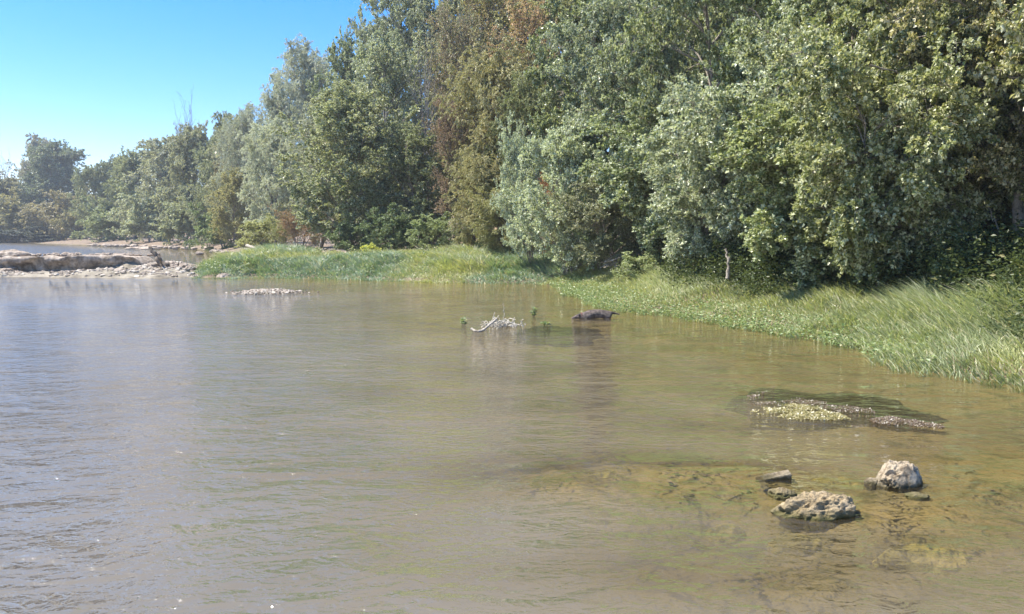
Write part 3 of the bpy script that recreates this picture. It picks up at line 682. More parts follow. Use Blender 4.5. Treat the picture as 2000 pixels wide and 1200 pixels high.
L_litter = leaf_mat('leaf_litter', (.16, .10, .06), (.36, .26, .18), (.48, .40, .30), (.35, .27, .19), .6, trans=.05)
x, y, s = scatter(rng, 260000, 2, 17, 9, 34, lambda x, y, s, r: (s > 3.6) & (s < 13) & (r < .5))
z = terrain(x, y) + .03 * rng.rand(len(x))
V, T_, A = leaf_scatter(rng, x, y, z, .05 + .05 * rng.rand(len(x)), 1.2)
tag(link('leaf_litter', mesh_np('leaf_litter', V, F3=T_, attr=A), L_litter), 'dry brown fallen leaves on the shaded slope under the trees', 'leaf litter', kind='stuff')

# tall dark weeds behind the grass on the right bank
x, y, s = scatter(rng, 60000, 3, 13, 8, 24, lambda x, y, s, r: (s > 2.6) & (s < 5.5) & (fbm(x * 1.1, y * 1.1, 21, 2) > -.1) & (x / y < .72) & (r < .55))
z = terrain(x, y)
V, T3, Q, A = blades(rng, x, y, z, .3 + .5 * rng.rand(len(x)) ** 1.5, .012 + .016 * rng.rand(len(x)), 2.6, .8, np.stack([rng.rand(len(x)) * .6, rng.rand(len(x)) * .3, rng.rand(len(x))], -1))
tag(link('tall_weeds', mesh_np('tall_weeds', V, F3=T3, F4=Q, attr=A), M_GR), 'taller coarse weeds in the shade behind the right bank grass', 'weeds', kind='stuff')

# ------------------------------------------------------------------ rocks
def rock_mesh(name, seed, rx, ry, rz, lvl=5, rough=.22, pits=.12, flat=0.0, fs=1.6):
    import bmesh
    bm = bmesh.new(); bmesh.ops.create_icosphere(bm, subdivisions=lvl, radius=1)
    bm.verts.ensure_lookup_table()
    co = np.array([v.co[:] for v in bm.verts]); d = norm(co)
    a = fbm(d[:, 0] * fs + seed * 7.3, d[:, 1] * fs + seed, d[:, 2] * fs, 4)
    rg = 1 - np.abs(fbm(d[:, 0] * 2.6 + seed, d[:, 1] * 2.6, d[:, 2] * 2.6 + seed * 3, 4))
    fine = fbm(d[:, 0] * 9 + seed, d[:, 1] * 9, d[:, 2] * 9, 4)
    pit = sstep(.25, .6, vnoise(d[:, 0] * 4.3 + 9 * seed, d[:, 1] * 4.3, d[:, 2] * 4.3))
    r = 1 + rough * a + .14 * (rg - .6) + .05 * fine - pits * pit
    # broad facets
    rs = np.random.RandomState(seed)
    for _ in range(9):
        nrm = norm(rs.randn(3)); dd = d @ nrm; lim = .72 + .2 * rs.rand()
        r = np.where(dd * r > lim, r * .35 + .65 * lim / np.maximum(dd, .3), r)
    P = d * r[:, None] * np.array([rx, ry, rz])
    if flat: P[:, 2] = np.minimum(P[:, 2], rz * flat + .1 * rz * fine)
    for v, p in zip(bm.verts, P): v.co = p
    me = bpy.data.meshes.new(name); bm.to_mesh(me); bm.free()
    me.polygons.foreach_set('use_smooth', np.full(len(me.polygons), lvl >= 4))
    return me
def wet_extra(base_wet):
    def f(n, col, vec):
        g_ = N(n, 'ShaderNodeNewGeometry'); sp = N(n, 'ShaderNodeSeparateXYZ'); n.links.new(g_.outputs['Position'], sp.inputs[0])
        z_ = math_n(n, 'ADD', sp.outputs[2], math_n(n, 'MULTIPLY', noise_n(n, g_.outputs['Position'], 18, 4), -.05))
        mr = N(n, 'ShaderNodeMapRange'); mr.inputs[1].default_value = -.02; mr.inputs[2].default_value = .03; n.links.new(z_, mr.inputs[0])
        cr = ramp(n, noise_n(n, vec, 26, 6, .7), [(.36, (.35, .30, .24)), (.5, (1, 1, 1))])
        c = mixc(n, col, cr, .75, 'MULTIPLY')
        return mixc(n, base_wet, c, mr.outputs[0])
    return f
M_ROCK = rough_mat('pale_rock', [(.30, (.13, .10, .06)), (.42, (.38, .30, .20)), (.56, (.50, .42, .30)), (.72, (.68, .60, .47))], 7, 1.0, 22, extra=wet_extra((.09, .075, .035)))
M_ROCKTAN = rough_mat('tan_rock', [(.30, (.13, .10, .05)), (.42, (.36, .28, .16)), (.58, (.46, .36, .22)), (.76, (.58, .47, .32))], 8, 1.0, 24, extra=wet_extra((.11, .10, .035)))
M_ALG = rough_mat('algae_rock', [(.3, (.08, .075, .02)), (.5, (.26, .23, .07)), (.7, (.42, .35, .15))], 5, .8, 16)
M_STONE = rough_mat('bar_stone', [(.3, (.15, .115, .09)), (.5, (.36, .29, .225)), (.72, (.58, .49, .40))], 3, .8, 10)
M_BAR = rough_mat('bar_gravel', [(.3, (.11, .095, .07)), (.46, (.23, .20, .15)), (.62, (.34, .30, .23)), (.8, (.46, .42, .34))], 2.2, 1.0, 9, detail=10)
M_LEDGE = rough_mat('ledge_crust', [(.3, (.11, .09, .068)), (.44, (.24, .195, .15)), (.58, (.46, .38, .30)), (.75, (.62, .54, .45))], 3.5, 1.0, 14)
M_WOOD = rough_mat('driftwood', [(.3, (.20, .165, .12)), (.5, (.40, .35, .28)), (.75, (.60, .54, .45))], 12, .5, 40)
M_WOODD = rough_mat('dark_driftwood', [(.3, (.07, .055, .045)), (.5, (.16, .13, .10)), (.75, (.22, .18, .14))], 10, .5, 30)

def rock(name, seed, px, py, wpx, hpx, label, mat, dpt=.8, flat=0, sink=.35, rot=0, lvl=5, rough=.22, pits=.12, cat='rock'):
    x, y = G(px, py); half = wpx / F * y / 2; hz = hpx / F * y
    rz = hz * 1.12 / (flat if flat else 1)
    me = rock_mesh(name, seed, half, half * dpt, rz, lvl, rough, pits, flat)
    o = link(name, me, mat, loc=(x, y + half * dpt * .5, hz - rz * (flat if flat else 1)))
    o.rotation_euler.z = rot; tag(o, label, cat); return o
rock('rock', 3, 1762, 950, 118, 38, 'pale rounded rock standing tallest out of the shallows, with dark hollows in its face', M_ROCK, .7, rot=.4, lvl=6, flat=.85, rough=.26, pits=.2)
rock('rock', 21, 1708, 946, 30, 12, 'small dark stone touching the left foot of the tallest rock', M_ROCK, .9, lvl=4)
rock('rock', 8, 1612, 1008, 168, 31, 'wide low crumbly tan rock awash in front of the tallest rock', M_ROCKTAN, .5, rot=.15, flat=.8, lvl=6, rough=.24, pits=.1)
rock('rock', 12, 1534, 970, 60, 14, 'small lumpy tan rock at the left end of the wide low rock', M_ROCKTAN, .8, lvl=5)
rock('rock', 15, 1795, 972, 50, 7, 'barely breaking yellowish stone between the two largest rocks', M_ROCKTAN, .8, lvl=4)
# wedge shaped slab
import bmesh
def slab():
    bm = bmesh.new()
    x, y = G(1508, 934)
    L_, W_, H0, H1 = .125, .07, -.012, .042
    pts = [(-L_, -.05, -.08), (L_, -.02, -.08), (L_ * .97, W_ * .9, -.08), (-L_ * .8, W_ * .6, -.08), (-L_, -.045, H0), (L_ * .93, -.03, H1 * .78), (L_, W_ * .9, H1), (-L_ * .75, W_ * .6, H0 + .012)]
    vs = [bm.verts.new(p) for p in pts]
    for f in ((0, 3, 2, 1), (4, 5, 6, 7), (0, 1, 5, 4), (1, 2, 6, 5), (2, 3, 7, 6), (3, 0, 4, 7)): bm.faces.new([vs[i] for i in f])
    bmesh.ops.bevel(bm, geom=bm.edges[:], offset=.004, segments=2, affect='EDGES')
    bmesh.ops.subdivide_edges(bm, edges=bm.edges[:], cuts=5, use_grid_fill=True)
    for v in bm.verts:
        q = mnoise.noise_vector(v.co * 22) * .006 + mnoise.noise_vector(v.co * 70) * .002; v.co += q
    me = bpy.data.meshes.new('slab'); bm.to_mesh(me); bm.free()
    o = link('stone_slab', me, M_ROCK, loc=(x, y, 0)); tag(o, 'flat wedge-shaped grey slab tilting out of the water left of the tallest rock', 'stone')
slab()
# drowned algae-covered stones
for i, (px, py, wp, dp, top, lab) in enumerate(DROWNED):
    x, y = G(px, py); hw = wp / F * y / 2
    o = link('drowned_stone', rock_mesh('drowned_stone', 30 + i, hw, hw * dp, .10, 5, .2, .05), M_ALG, loc=(x, y, top - .10))
    tag(o, lab, 'rock')

# ------------------------------------------------------------------ weed rafts on the dark weed bed
M_WEEDBED = rough_mat('weed_bed', [(.3, (.012, .012, .006)), (.55, (.035, .032, .018)), (.8, (.07, .06, .03))], 9, 1.0, 30)
def weed_bed(name, box, idx, label):
    x0, x1, y0, y1 = box; st = .04
    xs = np.arange(x0, x1, st); ys = np.arange(y0, y1, st); X, Y, Q = grid(xs, ys)
    keep = [WEEDS[i] for i in idx]
    f = 0
    for mx, my, rx, ry, top, sh in keep:
        r = np.sqrt(((X - mx) / rx) ** 2 + ((Y - my) / ry) ** 2) + .22 * fbm(X * 2.3, Y * 2.3, 7, 3)
        f = np.maximum(f, 1 - sstep(.6, 1.35, r))
    Z = -.36 + .33 * sstep(0, .6, f) + .012 * fbm(X * 9, Y * 9, 3, 3)
    Z = np.minimum(Z, -.012)
    tag(link(name, mesh_np(name, np.stack([X, Y, Z], -1), F4=Q, smooth=True), M_WEEDBED), label, 'water weed', kind='stuff')
c = G(1680, 800)
weed_bed('water_weed', (c[0] - 1.6, c[0] + 1.6, c[1] - 1.2, c[1] + 1.3), (0, 1), 'dark bed of drowned weed in front of the grass at the right')
c = G(1090, 645)
weed_bed('water_weed', (c[0] - 1.3, c[0] + 1.3, c[1] - 1.7, c[1] + 1.7), (2,), 'dark drowned weed between the stranded branch and the dog')
def raft(name, poly_px, n, size, mat, label, hmax, seed, sz=1.0):
    rg = np.random.RandomState(seed); pg = np.array([G(*p) for p in poly_px])
    lo = pg.min(0); hi = pg.max(0)
    x = lo[0] + (hi[0] - lo[0]) * rg.rand(n); y = lo[1] + (hi[1] - lo[1]) * rg.rand(n)
    s = sdist(x, y, pg); nn = fbm(x * 7, y * 9, seed, 3)
    k = (s > -.03) & (nn + sstep(-.03, .1, s) * .9 > .15 + .3 * rg.rand(n)); x = x[k]; y = y[k]; s = s[k]
    z = hmax * sstep(-.03, .12, s) * (.35 + .5 * rg.rand(len(x))) * (.6 + .5 * nn[k]) + .003
    V, T_, A = leaf_scatter(rg, x, y, z, size * (.5 + 1.2 * rg.rand(len(x))), 2.2)
    tag(link(name, mesh_np(name, V, F3=T_, attr=A), mat), label, 'weed raft', kind='stuff')
L_raft = leaf_mat('raft_weed', (.24, .21, .08), (.48, .42, .20), (.80, .74, .55), (.40, .36, .20), .72, spec=.6)
L_raftb = leaf_mat('brown_raft_weed', (.10, .065, .045), (.28, .21, .15), (.62, .56, .46), (.36, .27, .2), .68, spec=.6)
raft('weed_raft', [(1462, 800), (1500, 797), (1560, 790), (1600, 796), (1640, 808), (1652, 818), (1600, 821), (1540, 818), (1490, 810)], 13000, .016, L_raft, 'yellow-green raft of floating weed at the left end of the weed bed', .018, 4)
raft('weed_raft', [(1700, 822), (1735, 812), (1790, 822), (1845, 833), (1820, 838), (1750, 834)], 9000, .014, L_raftb, 'thin brown raft of floating weed trailing off to the right', .03, 6)
raft('weed_raft', [(1450, 782), (1490, 765), (1512, 757), (1505, 764), (1470, 784)], 4000, .013, L_raftb, 'narrow dark fringe of floating weed at the upper left of the weed bed', .03, 8)
raft('weed_raft', [(1470, 790), (1560, 778), (1640, 792), (1700, 800), (1720, 812), (1640, 806), (1560, 790)], 6000, .013, L_raftb, 'sparse flecks of brown weed lying along the top of the weed bed', .012, 9)

# ------------------------------------------------------------------ small gravel shoal
def shoal(name, px0, px1, py, hgt, label, seed):
    x0, y_ = G(px0, py); x1, _ = G(px1, py); cx = (x0 + x1) / 2; hw = (x1 - x0) / 2
    xs = np.arange(-hw * 1.5, hw * 1.5, .04); ys = np.arange(-1.1, 1.1, .04); X, Y, Q = grid(xs, ys)
    r = np.sqrt((X / hw) ** 2 + (Y / .75) ** 2) + .25 * fbm(X * 1.6, Y * 2.0, seed, 3)
    Z = -.12 + (hgt + .12) * (1 - sstep(.25, 1.35, r)) + .012 * fbm(X * 9, Y * 9, seed, 4)
    return tag(link(name, mesh_np(name, np.stack([X, Y, Z], -1), F4=Q, smooth=True), M_BAR, loc=(cx, y_, 0)), kind='structure')
shoal('gravel_shoal', 470, 580, 571, .07, '', 3)
# pebbles: one stuff mesh per place
def pebbles(name, pts, rad, seed, mat, label):
    rg = np.random.RandomState(seed); n = len(pts)
    # low-poly stones: octahedra pushed about and subdivided once
    base = np.array([[1, 0, 0], [-1, 0, 0], [0, 1, 0], [0, -1, 0], [0, 0, 1], [0, 0, -1]], float)
    fs = [(0, 2, 4), (2, 1, 4), (1, 3, 4), (3, 0, 4), (2, 0, 5), (1, 2, 5), (3, 1, 5), (0, 3, 5)]
    vs = list(base); cache = {}; nf = []
    def mid(a, b):
        k_ = (min(a, b), max(a, b))
        if k_ not in cache: cache[k_] = len(vs); vs.append(norm((vs[a] + vs[b]) / 2) * .98)
        return cache[k_]
    for a, b, c_ in fs:
        ab, bc, ca = mid(a, b), mid(b, c_), mid(c_, a); nf += [(a, ab, ca), (ab, b, bc), (ca, bc, c_), (ab, bc, ca)]
    B = np.array(vs); Fc = np.array(nf); m = len(B)
    scl = rad[:, None] * np.stack([.7 + .7 * rg.rand(n), .7 + .7 * rg.rand(n), .35 + .4 * rg.rand(n)], -1)
    V = B[None] * scl[:, None, :] * (1 + .22 * rg.randn(n, m, 1))
    a = rg.rand(n) * 6.28; ca, sa = np.cos(a)[:, None], np.sin(a)[:, None]
    X = V[:, :, 0] * ca - V[:, :, 1] * sa; Y = V[:, :, 0] * sa + V[:, :, 1] * ca; V[:, :, 0] = X; V[:, :, 1] = Y
    V += pts[:, None, :]
    Fa = (Fc[None] + (np.arange(n) * m)[:, None, None]).reshape(-1, 3)
    at_ = np.repeat(rg.rand(n, 3), m, 0)
    o = link(name, mesh_np(name, V.reshape(-1, 3), F3=Fa, attr=at_), mat); tag(o, label, 'pebbles', kind='stuff'); return o
def pebble_mat():
    m, n, out = new_mat('pebble'); a = N(n, 'ShaderNodeAttribute', attribute_name='lv'); sp = N(n, 'ShaderNodeSeparateColor'); n.links.new(a.outputs['Color'], sp.inputs[0])
    c_ = ramp(n, sp.outputs[0], [(0, (.14, .11, .08)), (.5, (.34, .28, .22)), (1, (.52, .47, .39))])
    p = N(n, 'ShaderNodeBsdfPrincipled'); n.links.new(c_, p.inputs['Base Color']); p.inputs['Roughness'].default_value = .85; n.links.new(p.outputs[0], out.inputs[0]); return m
M_PEB = pebble_mat()
rg = np.random.RandomState(3)
cx, cy = G(525, 571); n_ = 900
px_ = np.stack([cx + rg.randn(n_) * .36, cy + rg.randn(n_) * .3, .05 * np.ones(n_) + .02 * rg.rand(n_)], -1)
px_[:, 2] -= .06 * sstep(.3, 1.1, np.hypot((px_[:, 0] - cx) / .8, (px_[:, 1] - cy) / .7))
pebbles('shoal_pebbles', px_, .018 + .03 * rg.rand(n_), 1, M_PEB, 'whitish pebbles on the tiny shoal in the water left of centre')

# ------------------------------------------------------------------ gravel bar across the river at the left
BAR = np.array([(-11.2, 31.6), G(300, 544), G(200, 543), G(100, 542), G(0, 541), G(-120, 540), (-34, 36), (-50, 40), (-60, 50), (-50, 52), (-34, 46), (-22, 43), (-15, 41), (-12.5, 37)])
def bar_z(X, Y):
    s = sdist(X, Y, BAR)
    rise = sstep(0, 2.6, s + .3 * fbm(X * .8, Y * .8, 3, 3))
    top = .50 + .22 * sstep(-15, -21, X) * 1.0
    top = .40 + .10 * (1 - sstep(-22, -14, X)); east = sstep(-15.4, -14.2, X); west = 1 - sstep(-21.5, -19.5, X); gl_ = np.maximum(east, west)
    shelf = -.25 + .37 * sstep(-1.1, .7, s); step_ = (top - .12) * (gl_ * sstep(.3, 3.0, s) + (1 - gl_) * sstep(2.9, 3.6, s))
    return np.where(s > -1.2, shelf + step_ + .10 * fbm(X * 1.3, Y * 1.3, 4, 4) * sstep(-.3, .8, s), -.6)
xs = np.arange(-62, -10.6, .14); ys = np.arange(29.5, 54, .14); X, Y, Q = grid(xs, ys)
tag(link('gravel_bar', mesh_np('gravel_bar', np.stack([X, Y, bar_z(X, Y)], -1), F4=Q, smooth=True), M_BAR), kind='structure')
# undercut ledge: cross-section swept along the front of the bar
def ledge():
    nx = 150; xs_ = np.linspace(-25.0, -15.0, nx)
    prof = [(1.6, -.1), (1.5, .50), (1.0, .66), (.45, .74), (.1, .76), (-.06, .70), (-.08, .60), (.02, .48), (.12, .34), (.22, .20), (.30, .05), (.32, -.2)]
    rows = []
    for i, x in enumerate(xs_):
        q = i / (nx - 1); h = 1.0 - .28 * sstep(.62, 0, q) + .05 * vnoise(x * 1.1, 3.3)
        tap = min(1, (1 - q) * 14 + .55) * (.35 + .65 * sstep(0, .12, q))
        for j, (yy, zz) in enumerate(prof):
            y0 = 33.9 + .25 * math.sin(x * .7) + .2 * vnoise(x * .9, 1.1)
            nz = .11 * float(fbm(x * 2.3, yy * 4 + 3, zz * 5, 4))
            rows.append((x + .06 * float(vnoise(x * 3, zz * 6, 8)), y0 + yy + nz * 1.2, zz * h * tap + nz))
    V = np.array(rows); k_ = len(prof); i = np.arange(nx * k_).reshape(nx, k_)
    Q = np.stack([i[:-1, :-1], i[:-1, 1:], i[1:, 1:], i[1:, :-1]], -1).reshape(-1, 4)
    n0 = len(V); ends = []
    T_ = []
    for e in (0, nx - 1):
        c_ = V[i[e]].mean(0); V = np.vstack([V, c_[None]])
        ci = len(V) - 1
        for j in range(k_): a, b = i[e][j], i[e][(j + 1) % k_]; T_.append((a, b, ci) if e else (b, a, ci))
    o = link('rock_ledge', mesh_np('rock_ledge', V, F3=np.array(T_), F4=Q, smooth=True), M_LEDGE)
    sm = o.modifiers.new('s', 'SUBSURF'); sm.levels = sm.render_levels = 1
    tag(o, 'long dark undercut ledge of crusted rock along the gravel bar', 'ledge')
ledge()
# stones on the bar
STN = [rock_mesh('stone%d' % i, 50 + i, 1, .8, .55, 3, .25, .1) for i in range(5)]
def stones(n, pick, size, label, group, seed, mat=M_STONE, zf=None):
    rg = np.random.RandomState(seed); k_ = 0
    for i in range(n):
        x, y = pick(rg); z = zf(x, y); s_ = size(rg)
        o = bpy.data.objects.new('stone', STN[i % 5]); C.objects.link(o)
        if not STN[i % 5].materials: STN[i % 5].materials.append(mat)
        o.location = (x, y, z + s_ * .12); o.scale = (s_, s_, s_ * (.6 + .5 * rg.rand())); o.rotation_euler = (0, 0, rg.rand() * 6.28)
        tag(o, label, 'stone', group)
bz = lambda x, y: float(bar_z(np.array([x]), np.array([y]))[0])
stones(46, lambda r: (-14.9 + 2.6 * r.rand(), 33.0 + 3.4 * r.rand()), lambda r: .08 + .20 * r.rand() ** 2, 'pale weathered stone on the sandy end of the gravel bar', 'stones at the sandy end of the bar', 2, zf=bz)
stones(70, lambda r: (-26 + 6.5 * r.rand() ** .8, 32.9 + 3.2 * r.rand()), lambda r: .10 + .22 * r.rand() ** 2, 'pale broken stone heaped at the left end of the gravel bar', 'stones heaped at the left of the bar', 3, zf=bz)
stones(60, lambda r: (-24 + 9 * r.rand(), 35.0 + 1.8 * r.rand()), lambda r: .07 + .15 * r.rand() ** 2, 'pale stone lying along the top of the dark ledge', 'stones on the ledge top', 4, zf=lambda x, y: max(bz(x, y), .70))
n_ = 14000; X = -27 + 15.5 * rg.rand(n_); Y = 30.9 + 5.6 * rg.rand(n_)
k = (sdist(X, Y, BAR) > .15) & (rg.rand(n_) < np.where(fbm(X * .9, Y * 1.4, 2, 3) > .1, 1, .18)); X, Y = X[k], Y[k]
pebbles('bar_pebbles', np.stack([X, Y, bar_z(X, Y)], -1), .02 + .09 * rg.rand(len(X)) ** 3, 2, M_PEB, 'pebbles strewn over the gravel bar around the dark ledge')
# far shoreline stones
FS = [G(170, 480), G(210, 481.5), G(250, 482.5), G(300, 484), G(380, 487.5), (-31, 87), (-22.5, 64)]
def fpick(r):
    i = r.randint(0, len(FS) - 1); t = r.rand(); a, b = FS[i], FS[i + 1]
    return (a[0] * (1 - t) + b[0] * t + r.randn() * .5, a[1] * (1 - t) + b[1] * t + r.randn() * .5)
stones(60, fpick, lambda r: .15 + .5 * r.rand() ** 2, 'bleached boulder at the waterline of the far bank', 'boulders along the far waterline', 5, zf=lambda x, y: .05)
n_ = 2600; X = -12 + 10 * rg.rand(n_); Y = 36 + 22 * rg.rand(n_); Z = terrain(X, Y)
pebbles('flat_pebbles', np.stack([X, Y, Z], -1), .03 + .08 * rg.rand(n_) ** 2, 5, M_PEB, 'pale pebbles on the sandy flat behind the inlet grass')
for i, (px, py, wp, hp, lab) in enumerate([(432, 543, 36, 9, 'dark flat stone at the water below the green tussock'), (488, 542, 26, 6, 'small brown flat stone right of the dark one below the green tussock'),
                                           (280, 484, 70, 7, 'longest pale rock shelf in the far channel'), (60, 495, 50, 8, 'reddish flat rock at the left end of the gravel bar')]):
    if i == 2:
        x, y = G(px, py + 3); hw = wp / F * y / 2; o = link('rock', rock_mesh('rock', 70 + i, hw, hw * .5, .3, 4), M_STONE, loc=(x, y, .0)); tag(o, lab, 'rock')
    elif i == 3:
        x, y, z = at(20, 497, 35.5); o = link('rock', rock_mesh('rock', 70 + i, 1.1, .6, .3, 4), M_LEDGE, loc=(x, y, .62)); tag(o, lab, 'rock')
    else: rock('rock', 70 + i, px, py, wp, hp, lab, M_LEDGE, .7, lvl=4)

# ------------------------------------------------------------------ driftwood
def stick(acc, pts, r0, r1, k=7, sides=7, jit=.01, seed=0):
    rg = np.random.RandomState(seed); pts = np.array(pts, float); m = len(pts)
    u = np.linspace(0, m - 1, k * (m - 1) + 1); P = np.stack([np.interp(u, np.arange(m), pts[:, j]) for j in range(3)], -1)
    # soften the corners
    for _ in range(3): P[1:-1] = (P[:-2] + 2 * P[1:-1] + P[2:]) / 4
    P[1:-1] += rg.randn(len(P) - 2, 3) * jit
    V, Q = tubes(P[None], (np.linspace(r0, r1, len(P)) * (1 + .12 * rg.randn(len(P))))[None], sides)
    acc.add(V, Q=Q)
def W(px, py, Y): return at(px, py, Y)
# leaning snag on the bar
a = Acc()
stick(a, [W(335, 541, 32.8), W(322, 523, 32.9), W(308, 503, 33.0), W(291, 483, 33.1)], .22, .045, seed=1, jit=.03)
stick(a, [W(318, 520, 32.9), W(312, 508, 32.6), W(306, 500, 32.5)], .05, .015, seed=2)
stick(a, [W(330, 533, 32.8), W(346, 524, 32.7), W(350, 512, 32.6)], .05, .015, seed=3)
stick(a, [W(335, 538, 32.8), W(324, 545, 32.2), W(318, 546, 32.0)], .06, .02, seed=4)
stick(a, [W(335, 538, 32.8), W(352, 544, 32.1), W(362, 547, 31.9)], .06, .02, seed=5)
tag(link('driftwood_snag', a.mesh('snag', True), M_WOODD), 'dark dead snag leaning up from the sandy end of the gravel bar', 'driftwood')
for i, (p0, p1, p2, r_, lab) in enumerate([
        ((340, 533, 32.3), (360, 529, 32.4), (380, 523, 32.6), .07, 'bleached driftwood pole slanting up beside the dark snag'),
        ((342, 537, 32.0), (362, 542, 31.9), (388, 538, 32.0), .06, 'bleached bent driftwood pole at the waterline beside the snag'),
        ((482, 480, 44), (500, 486, 43), (520, 494, 42), .09, 'grey driftwood log slanting down on the sandy flat behind the grass'),
        ((478, 487, 45), (505, 489, 44.5), (545, 488, 45), .07, 'long grey driftwood log lying level on the sandy flat')]):
    a = Acc(); P3 = [W(*p0), W(*p1), W(*p2)]
    stick(a, P3, r_, r_ * .6, seed=20 + i, jit=.012)
    stick(a, [P3[1], (P3[1][0] + .25, P3[1][1] - .1, P3[1][2] + .22)], r_ * .4, r_ * .15, seed=30 + i)
    tag(link('driftwood_log', a.mesh('log', True), M_WOOD), lab, 'driftwood')
# stranded branch in the water with a tangle of twigs
a = Acc()
stick(a, [W(921, 643, 13.8), W(932, 648, 13.7), W(945, 645, 13.75), W(957, 634, 13.9), W(970, 624, 14.0)], .022, .020, seed=41, jit=.003)
tag_o = link('stranded_branch', a.mesh('branch', True), M_WOOD)
tag(tag_o, 'bleached curved branch stranded in the shallows with a tangle of dead twigs', 'driftwood')
a = Acc(); rg2 = np.random.RandomState(9)
def tangle(a, cx, cy, Yd, n, r, seed):
    rg_ = np.random.RandomState(seed); c0 = np.array(W(cx, cy, Yd)); c0[2] = .0
    for i in range(n):
        an = rg_.rand() * 6.28; l = r * (.4 + .9 * rg_.rand()); el = rg_.rand() ** 1.5 * 1.2
        d1 = np.array([math.cos(an) * math.cos(el), math.sin(an) * math.cos(el), math.sin(el)]) * l
        m_ = c0 + rg_.randn(3) * np.array([.13, .1, .0]); p1 = m_ + d1 * .5 + np.array([0, 0, .04]); p2 = m_ + d1 + np.array([0, 0, -.12 * rg_.rand() * (l / r)])
        stick(a, [m_, p1, p2], .009, .005, k=4, sides=4, jit=.006, seed=seed * 100 + i)
tangle(a, 978, 634, 14.5, 52, .28, 3); tangle(a, 1002, 634, 14.5, 13, .16, 4)
stick(a, [W(982, 632, 14.5), W(984, 610, 14.5), W(983, 592, 14.5)], .006, .003, seed=55, jit=.008)
link('twig_tangle', a.mesh('tangle'), rough_mat('bleached_twig', [(.3, (.30, .26, .19)), (.5, (.55, .50, .41)), (.75, (.72, .67, .58))], 12, .4, 40), tag_o)
# small plants standing in the water
def water_plant(px, py, n, h, wdt, seed, label, mat=L_herb, stem=True, name='water_plant'):
    rg_ = np.random.RandomState(seed); x, y = G(px, py)
    e = bpy.data.objects.new(name, None); C.objects.link(e); e.location = (x, y, 0); tag(e, label, 'water plant')
    a = Acc(); LV = []
    for i in range(n):
        an = rg_.rand() * 6.28; tip = np.array([math.cos(an) * wdt * rg_.rand(), math.sin(an) * wdt * rg_.rand(), h * (.5 + .6 * rg_.rand())])
        root = np.array([rg_.randn() * .02, rg_.randn() * .02, -.05]); stick(a, [root, tip * .5 + root * .5 + np.array([0, 0, .02]), tip], .004, .002, k=3, sides=4, jit=.003, seed=seed * 50 + i)
        q = rg_.rand(9, 1) * .75 + .25; LV.append(root * (1 - q) + tip * q)
    link('stem', a.mesh('stem'), M_WOOD, e)
    P_ = np.concatenate(LV); V, T_, A = leaf_scatter(rg_, P_[:, 0], P_[:, 1], np.maximum(P_[:, 2], .01), .045 + .03 * rg_.rand(len(P_)), .7)
    link('foliage', mesh_np('foliage', V, F3=T_, attr=A), mat, e)
water_plant(1042, 616, 9, .17, .10, 1, 'bright green leafy sprig standing in the water left of the dog')
water_plant(906, 632, 6, .12, .12, 2, 'faint grassy sprig in the water at the left of the stranded branch')
water_plant(1066, 634, 5, .06, .10, 3, 'tiny pale sprig in the water between the branch and the dog')
water_plant(1812, 722, 5, .16, .08, 4, 'thin sprig of grass standing in the water just off the right bank')
# dark root tangle at the inlet corner
a = Acc(); tangle(a, 1092, 556, 27.2, 60, .5, 12); tangle(a, 1130, 545, 26.6, 40, .6, 13)
tag(link('root_tangle', a.mesh('roots'), M_WOODD), 'dark tangle of roots and debris under the silver bushes at the inlet corner', 'roots')
a = Acc(); tangle(a, 1215, 520, 24.0, 1, .3, 14)
for i in range(34):
    rg_ = np.random.RandomState(200 + i); p = np.array(W(1170 + 90 * rg_.rand(), 530 - 22 * rg_.rand(), 24.2 + rg_.rand())); p[2] = max(p[2], tz(p[0], p[1]))
    stick(a, [p, p + np.array([.4, 0, .12]) * (.5 + rg_.rand()) + rg_.randn(3) * .1, p + np.array([.9, .1, .06]) * (.5 + rg_.rand()) + rg_.randn(3) * .15], .014, .005, k=3, sides=4, seed=i)
tag(link('brushwood_pile', a.mesh('brush'), M_WOOD), 'pile of pale dead brushwood at the foot of the lower silver bush', 'brushwood')
# stump and stray poles under the trees on the right
def pole(p0, p1, r, lab, mat, name='dead_branch', seed=0):
    a = Acc(); P0 = np.array(W(*p0)); P1 = np.array(W(*p1)); m_ = (P0 + P1) / 2 + np.array([.05, 0, .06])
    stick(a, [P0, m_, P1], r, r * .45, seed=seed, jit=.012)
    for j in range(0 if name == 'tree_stump' else 3):
        q = .3 + .2 * j; b = P0 * (1 - q) + P1 * q; stick(a, [b, b + np.random.RandomState(seed * 9 + j).randn(3) * .22], r * .4, r * .15, seed=seed + j)
    tag(link(name, a.mesh(name, True), mat), lab, 'branch')
pole((1888, 520, 14.2), (1812, 400, 14.6), .018, 'thin grey dead branch leaning left of the pale trunk', bark_pale, seed=1)
pole((1960, 500, 14.0), (1930, 405, 14.2), .016, 'short grey dead stick between the leaning branch and the pale trunk', bark_pale, seed=2)
pole((1700, 128, 14.2), (1830, 180, 14.8), .02, 'pale bare bough showing through the leaves high at the right', bark_pale, seed=3)
pole((1745, 247, 14.0), (1820, 262, 14.6), .02, 'pale broken bough halfway up the right hand foliage', bark_pale, seed=4)
pole((1690, 300, 14.0), (1770, 322, 14.5), .015, 'thin pale bough below the broken one in the right hand foliage', bark_pale, seed=5)
pole((1310, 505, 21.8), (1420, 480, 22.4), .05, 'dark fallen branch lying in the hollow above the grass', bark_dark, seed=6)
pole((1420, 545, 17.5), (1418, 486, 17.6), .045, 'short upright grey stump in the shaded grass', bark_pale, 'tree_stump', seed=7)

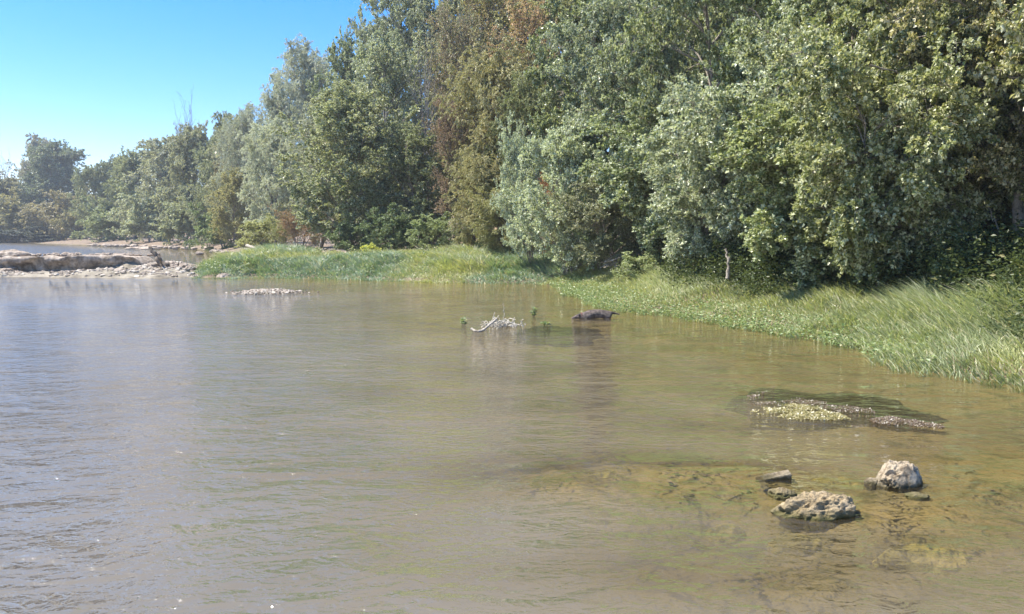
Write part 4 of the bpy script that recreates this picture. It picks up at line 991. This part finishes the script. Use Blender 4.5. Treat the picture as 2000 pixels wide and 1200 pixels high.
# ------------------------------------------------------------------ dog wading with its head low
def dog():
    x, y = G(1160, 621); s_ = 96 / F * y / 1.08
    J = {  # (along body, side, height) head to the left; metres
        'pelvis': (.30, 0, .12, .10), 'loin': (.14, 0, .12, .10), 'chest': (-.08, 0, .095, .125), 'shoulder': (-.20, 0, .085, .105), 'neck': (-.31, 0, .065, .062), 'head': (-.40, 0, .075, .075),
        'muzzle': (-.455, 0, .025, .036), 'nose': (-.51, 0, .012, .024), 't1': (.40, 0, .13, .035), 't2': (.50, .01, .11, .022), 't3': (.59, .02, .085, .015),
    }
    legs = []
    for sx, nm in ((.30, 'h'), (-.18, 'f')):
        for sy in (-1, 1):
            if nm == 'h': ch = [(sx + .0, sy * .07, .02, .07), (sx - .06, sy * .075, -.12, .05), (sx + .05, sy * .075, -.24, .03), (sx + .02, sy * .075, -.34, .022), (sx - .04, sy * .075, -.36, .022)]
            else: ch = [(sx, sy * .07, .0, .06), (sx + .03, sy * .075, -.12, .04), (sx, sy * .075, -.26, .028), (sx - .01, sy * .075, -.35, .022), (sx - .06, sy * .075, -.36, .022)]
            legs.append((nm, ch))
    vs = []; rad = []; ed = []
    def add(p): vs.append((p[0] * s_, p[1] * s_, p[2] * s_)); rad.append(p[3] * s_); return len(vs) - 1
    I = {k_: add(v) for k_, v in J.items()}
    for a_, b_ in (('pelvis', 'loin'), ('loin', 'chest'), ('chest', 'shoulder'), ('shoulder', 'neck'), ('neck', 'head'), ('head', 'muzzle'), ('muzzle', 'nose'), ('pelvis', 't1'), ('t1', 't2'), ('t2', 't3')): ed.append((I[a_], I[b_]))
    for nm, ch in legs:
        pr = I['pelvis'] if nm == 'h' else I['shoulder']
        for p in ch: c_ = add(p); ed.append((pr, c_)); pr = c_
    for sy in (-1, 1):   # hanging ears
        e0 = add((-.365, sy * .055, .085, .022)); e1 = add((-.37, sy * .085, .04, .020)); ed += [(I['head'], e0), (e0, e1)]
    me = bpy.data.meshes.new('dog'); me.from_pydata(vs, ed, [])
    o = link('dog', me, None, loc=(x, y, -.02)); o.rotation_euler.z = R_(8)
    sk = o.modifiers.new('skin', 'SKIN'); sk.use_smooth_shade = True
    for i, v in enumerate(me.skin_vertices[0].data): v.radius = (rad[i], rad[i]); v.use_root = (i == I['pelvis'])
    ss = o.modifiers.new('sub', 'SUBSURF'); ss.levels = ss.render_levels = 2
    me.materials.append(rough_mat('wet_dog_fur', [(.35, (.025, .017, .013)), (.5, (.10, .070, .055)), (.7, (.30, .22, .18))], 14, .8, 60, rough=.45, spec=.6))
    tag(o, 'dark wet dog wading in the shallows with its head low to the water', 'dog')
    # collar
    a = Acc(); th = np.linspace(0, 2 * math.pi, 25); r_ = .078 * s_
    P_ = np.stack([np.full(25, -.285 * s_), r_ * np.cos(th), .058 * s_ + r_ * np.sin(th)], -1)
    V, Q = tubes(P_[None], np.full((1, 25), .010 * s_), 6); a.add(V, Q=Q)
    link('collar', a.mesh('collar', True), rough_mat('collar_red', [(.3, (.12, .03, .02)), (.7, (.22, .06, .04))], 20, .2), o)
dog()

# ------------------------------------------------------------------ haze
def haze():
    import bmesh
    bm = bmesh.new(); bmesh.ops.create_cube(bm, size=1)
    me = bpy.data.meshes.new('haze'); bm.to_mesh(me); bm.free()
    m, n, out = new_mat('haze_air'); v = N(n, 'ShaderNodeVolumePrincipled'); v.inputs['Color'].default_value = (.86, .92, 1, 1); v.inputs['Density'].default_value = .0006
    v.inputs['Anisotropy'].default_value = .3
    n.links.new(v.outputs[0], out.inputs['Volume'])
    o = link('haze', me, m, loc=(0, 255, 17)); o.scale = (900, 680, 42); tag(o, 'thin summer haze in the air along the river', 'haze', kind='stuff')
USE_HAZE = True
if USE_HAZE: haze()
print('script done; trees', ntree)
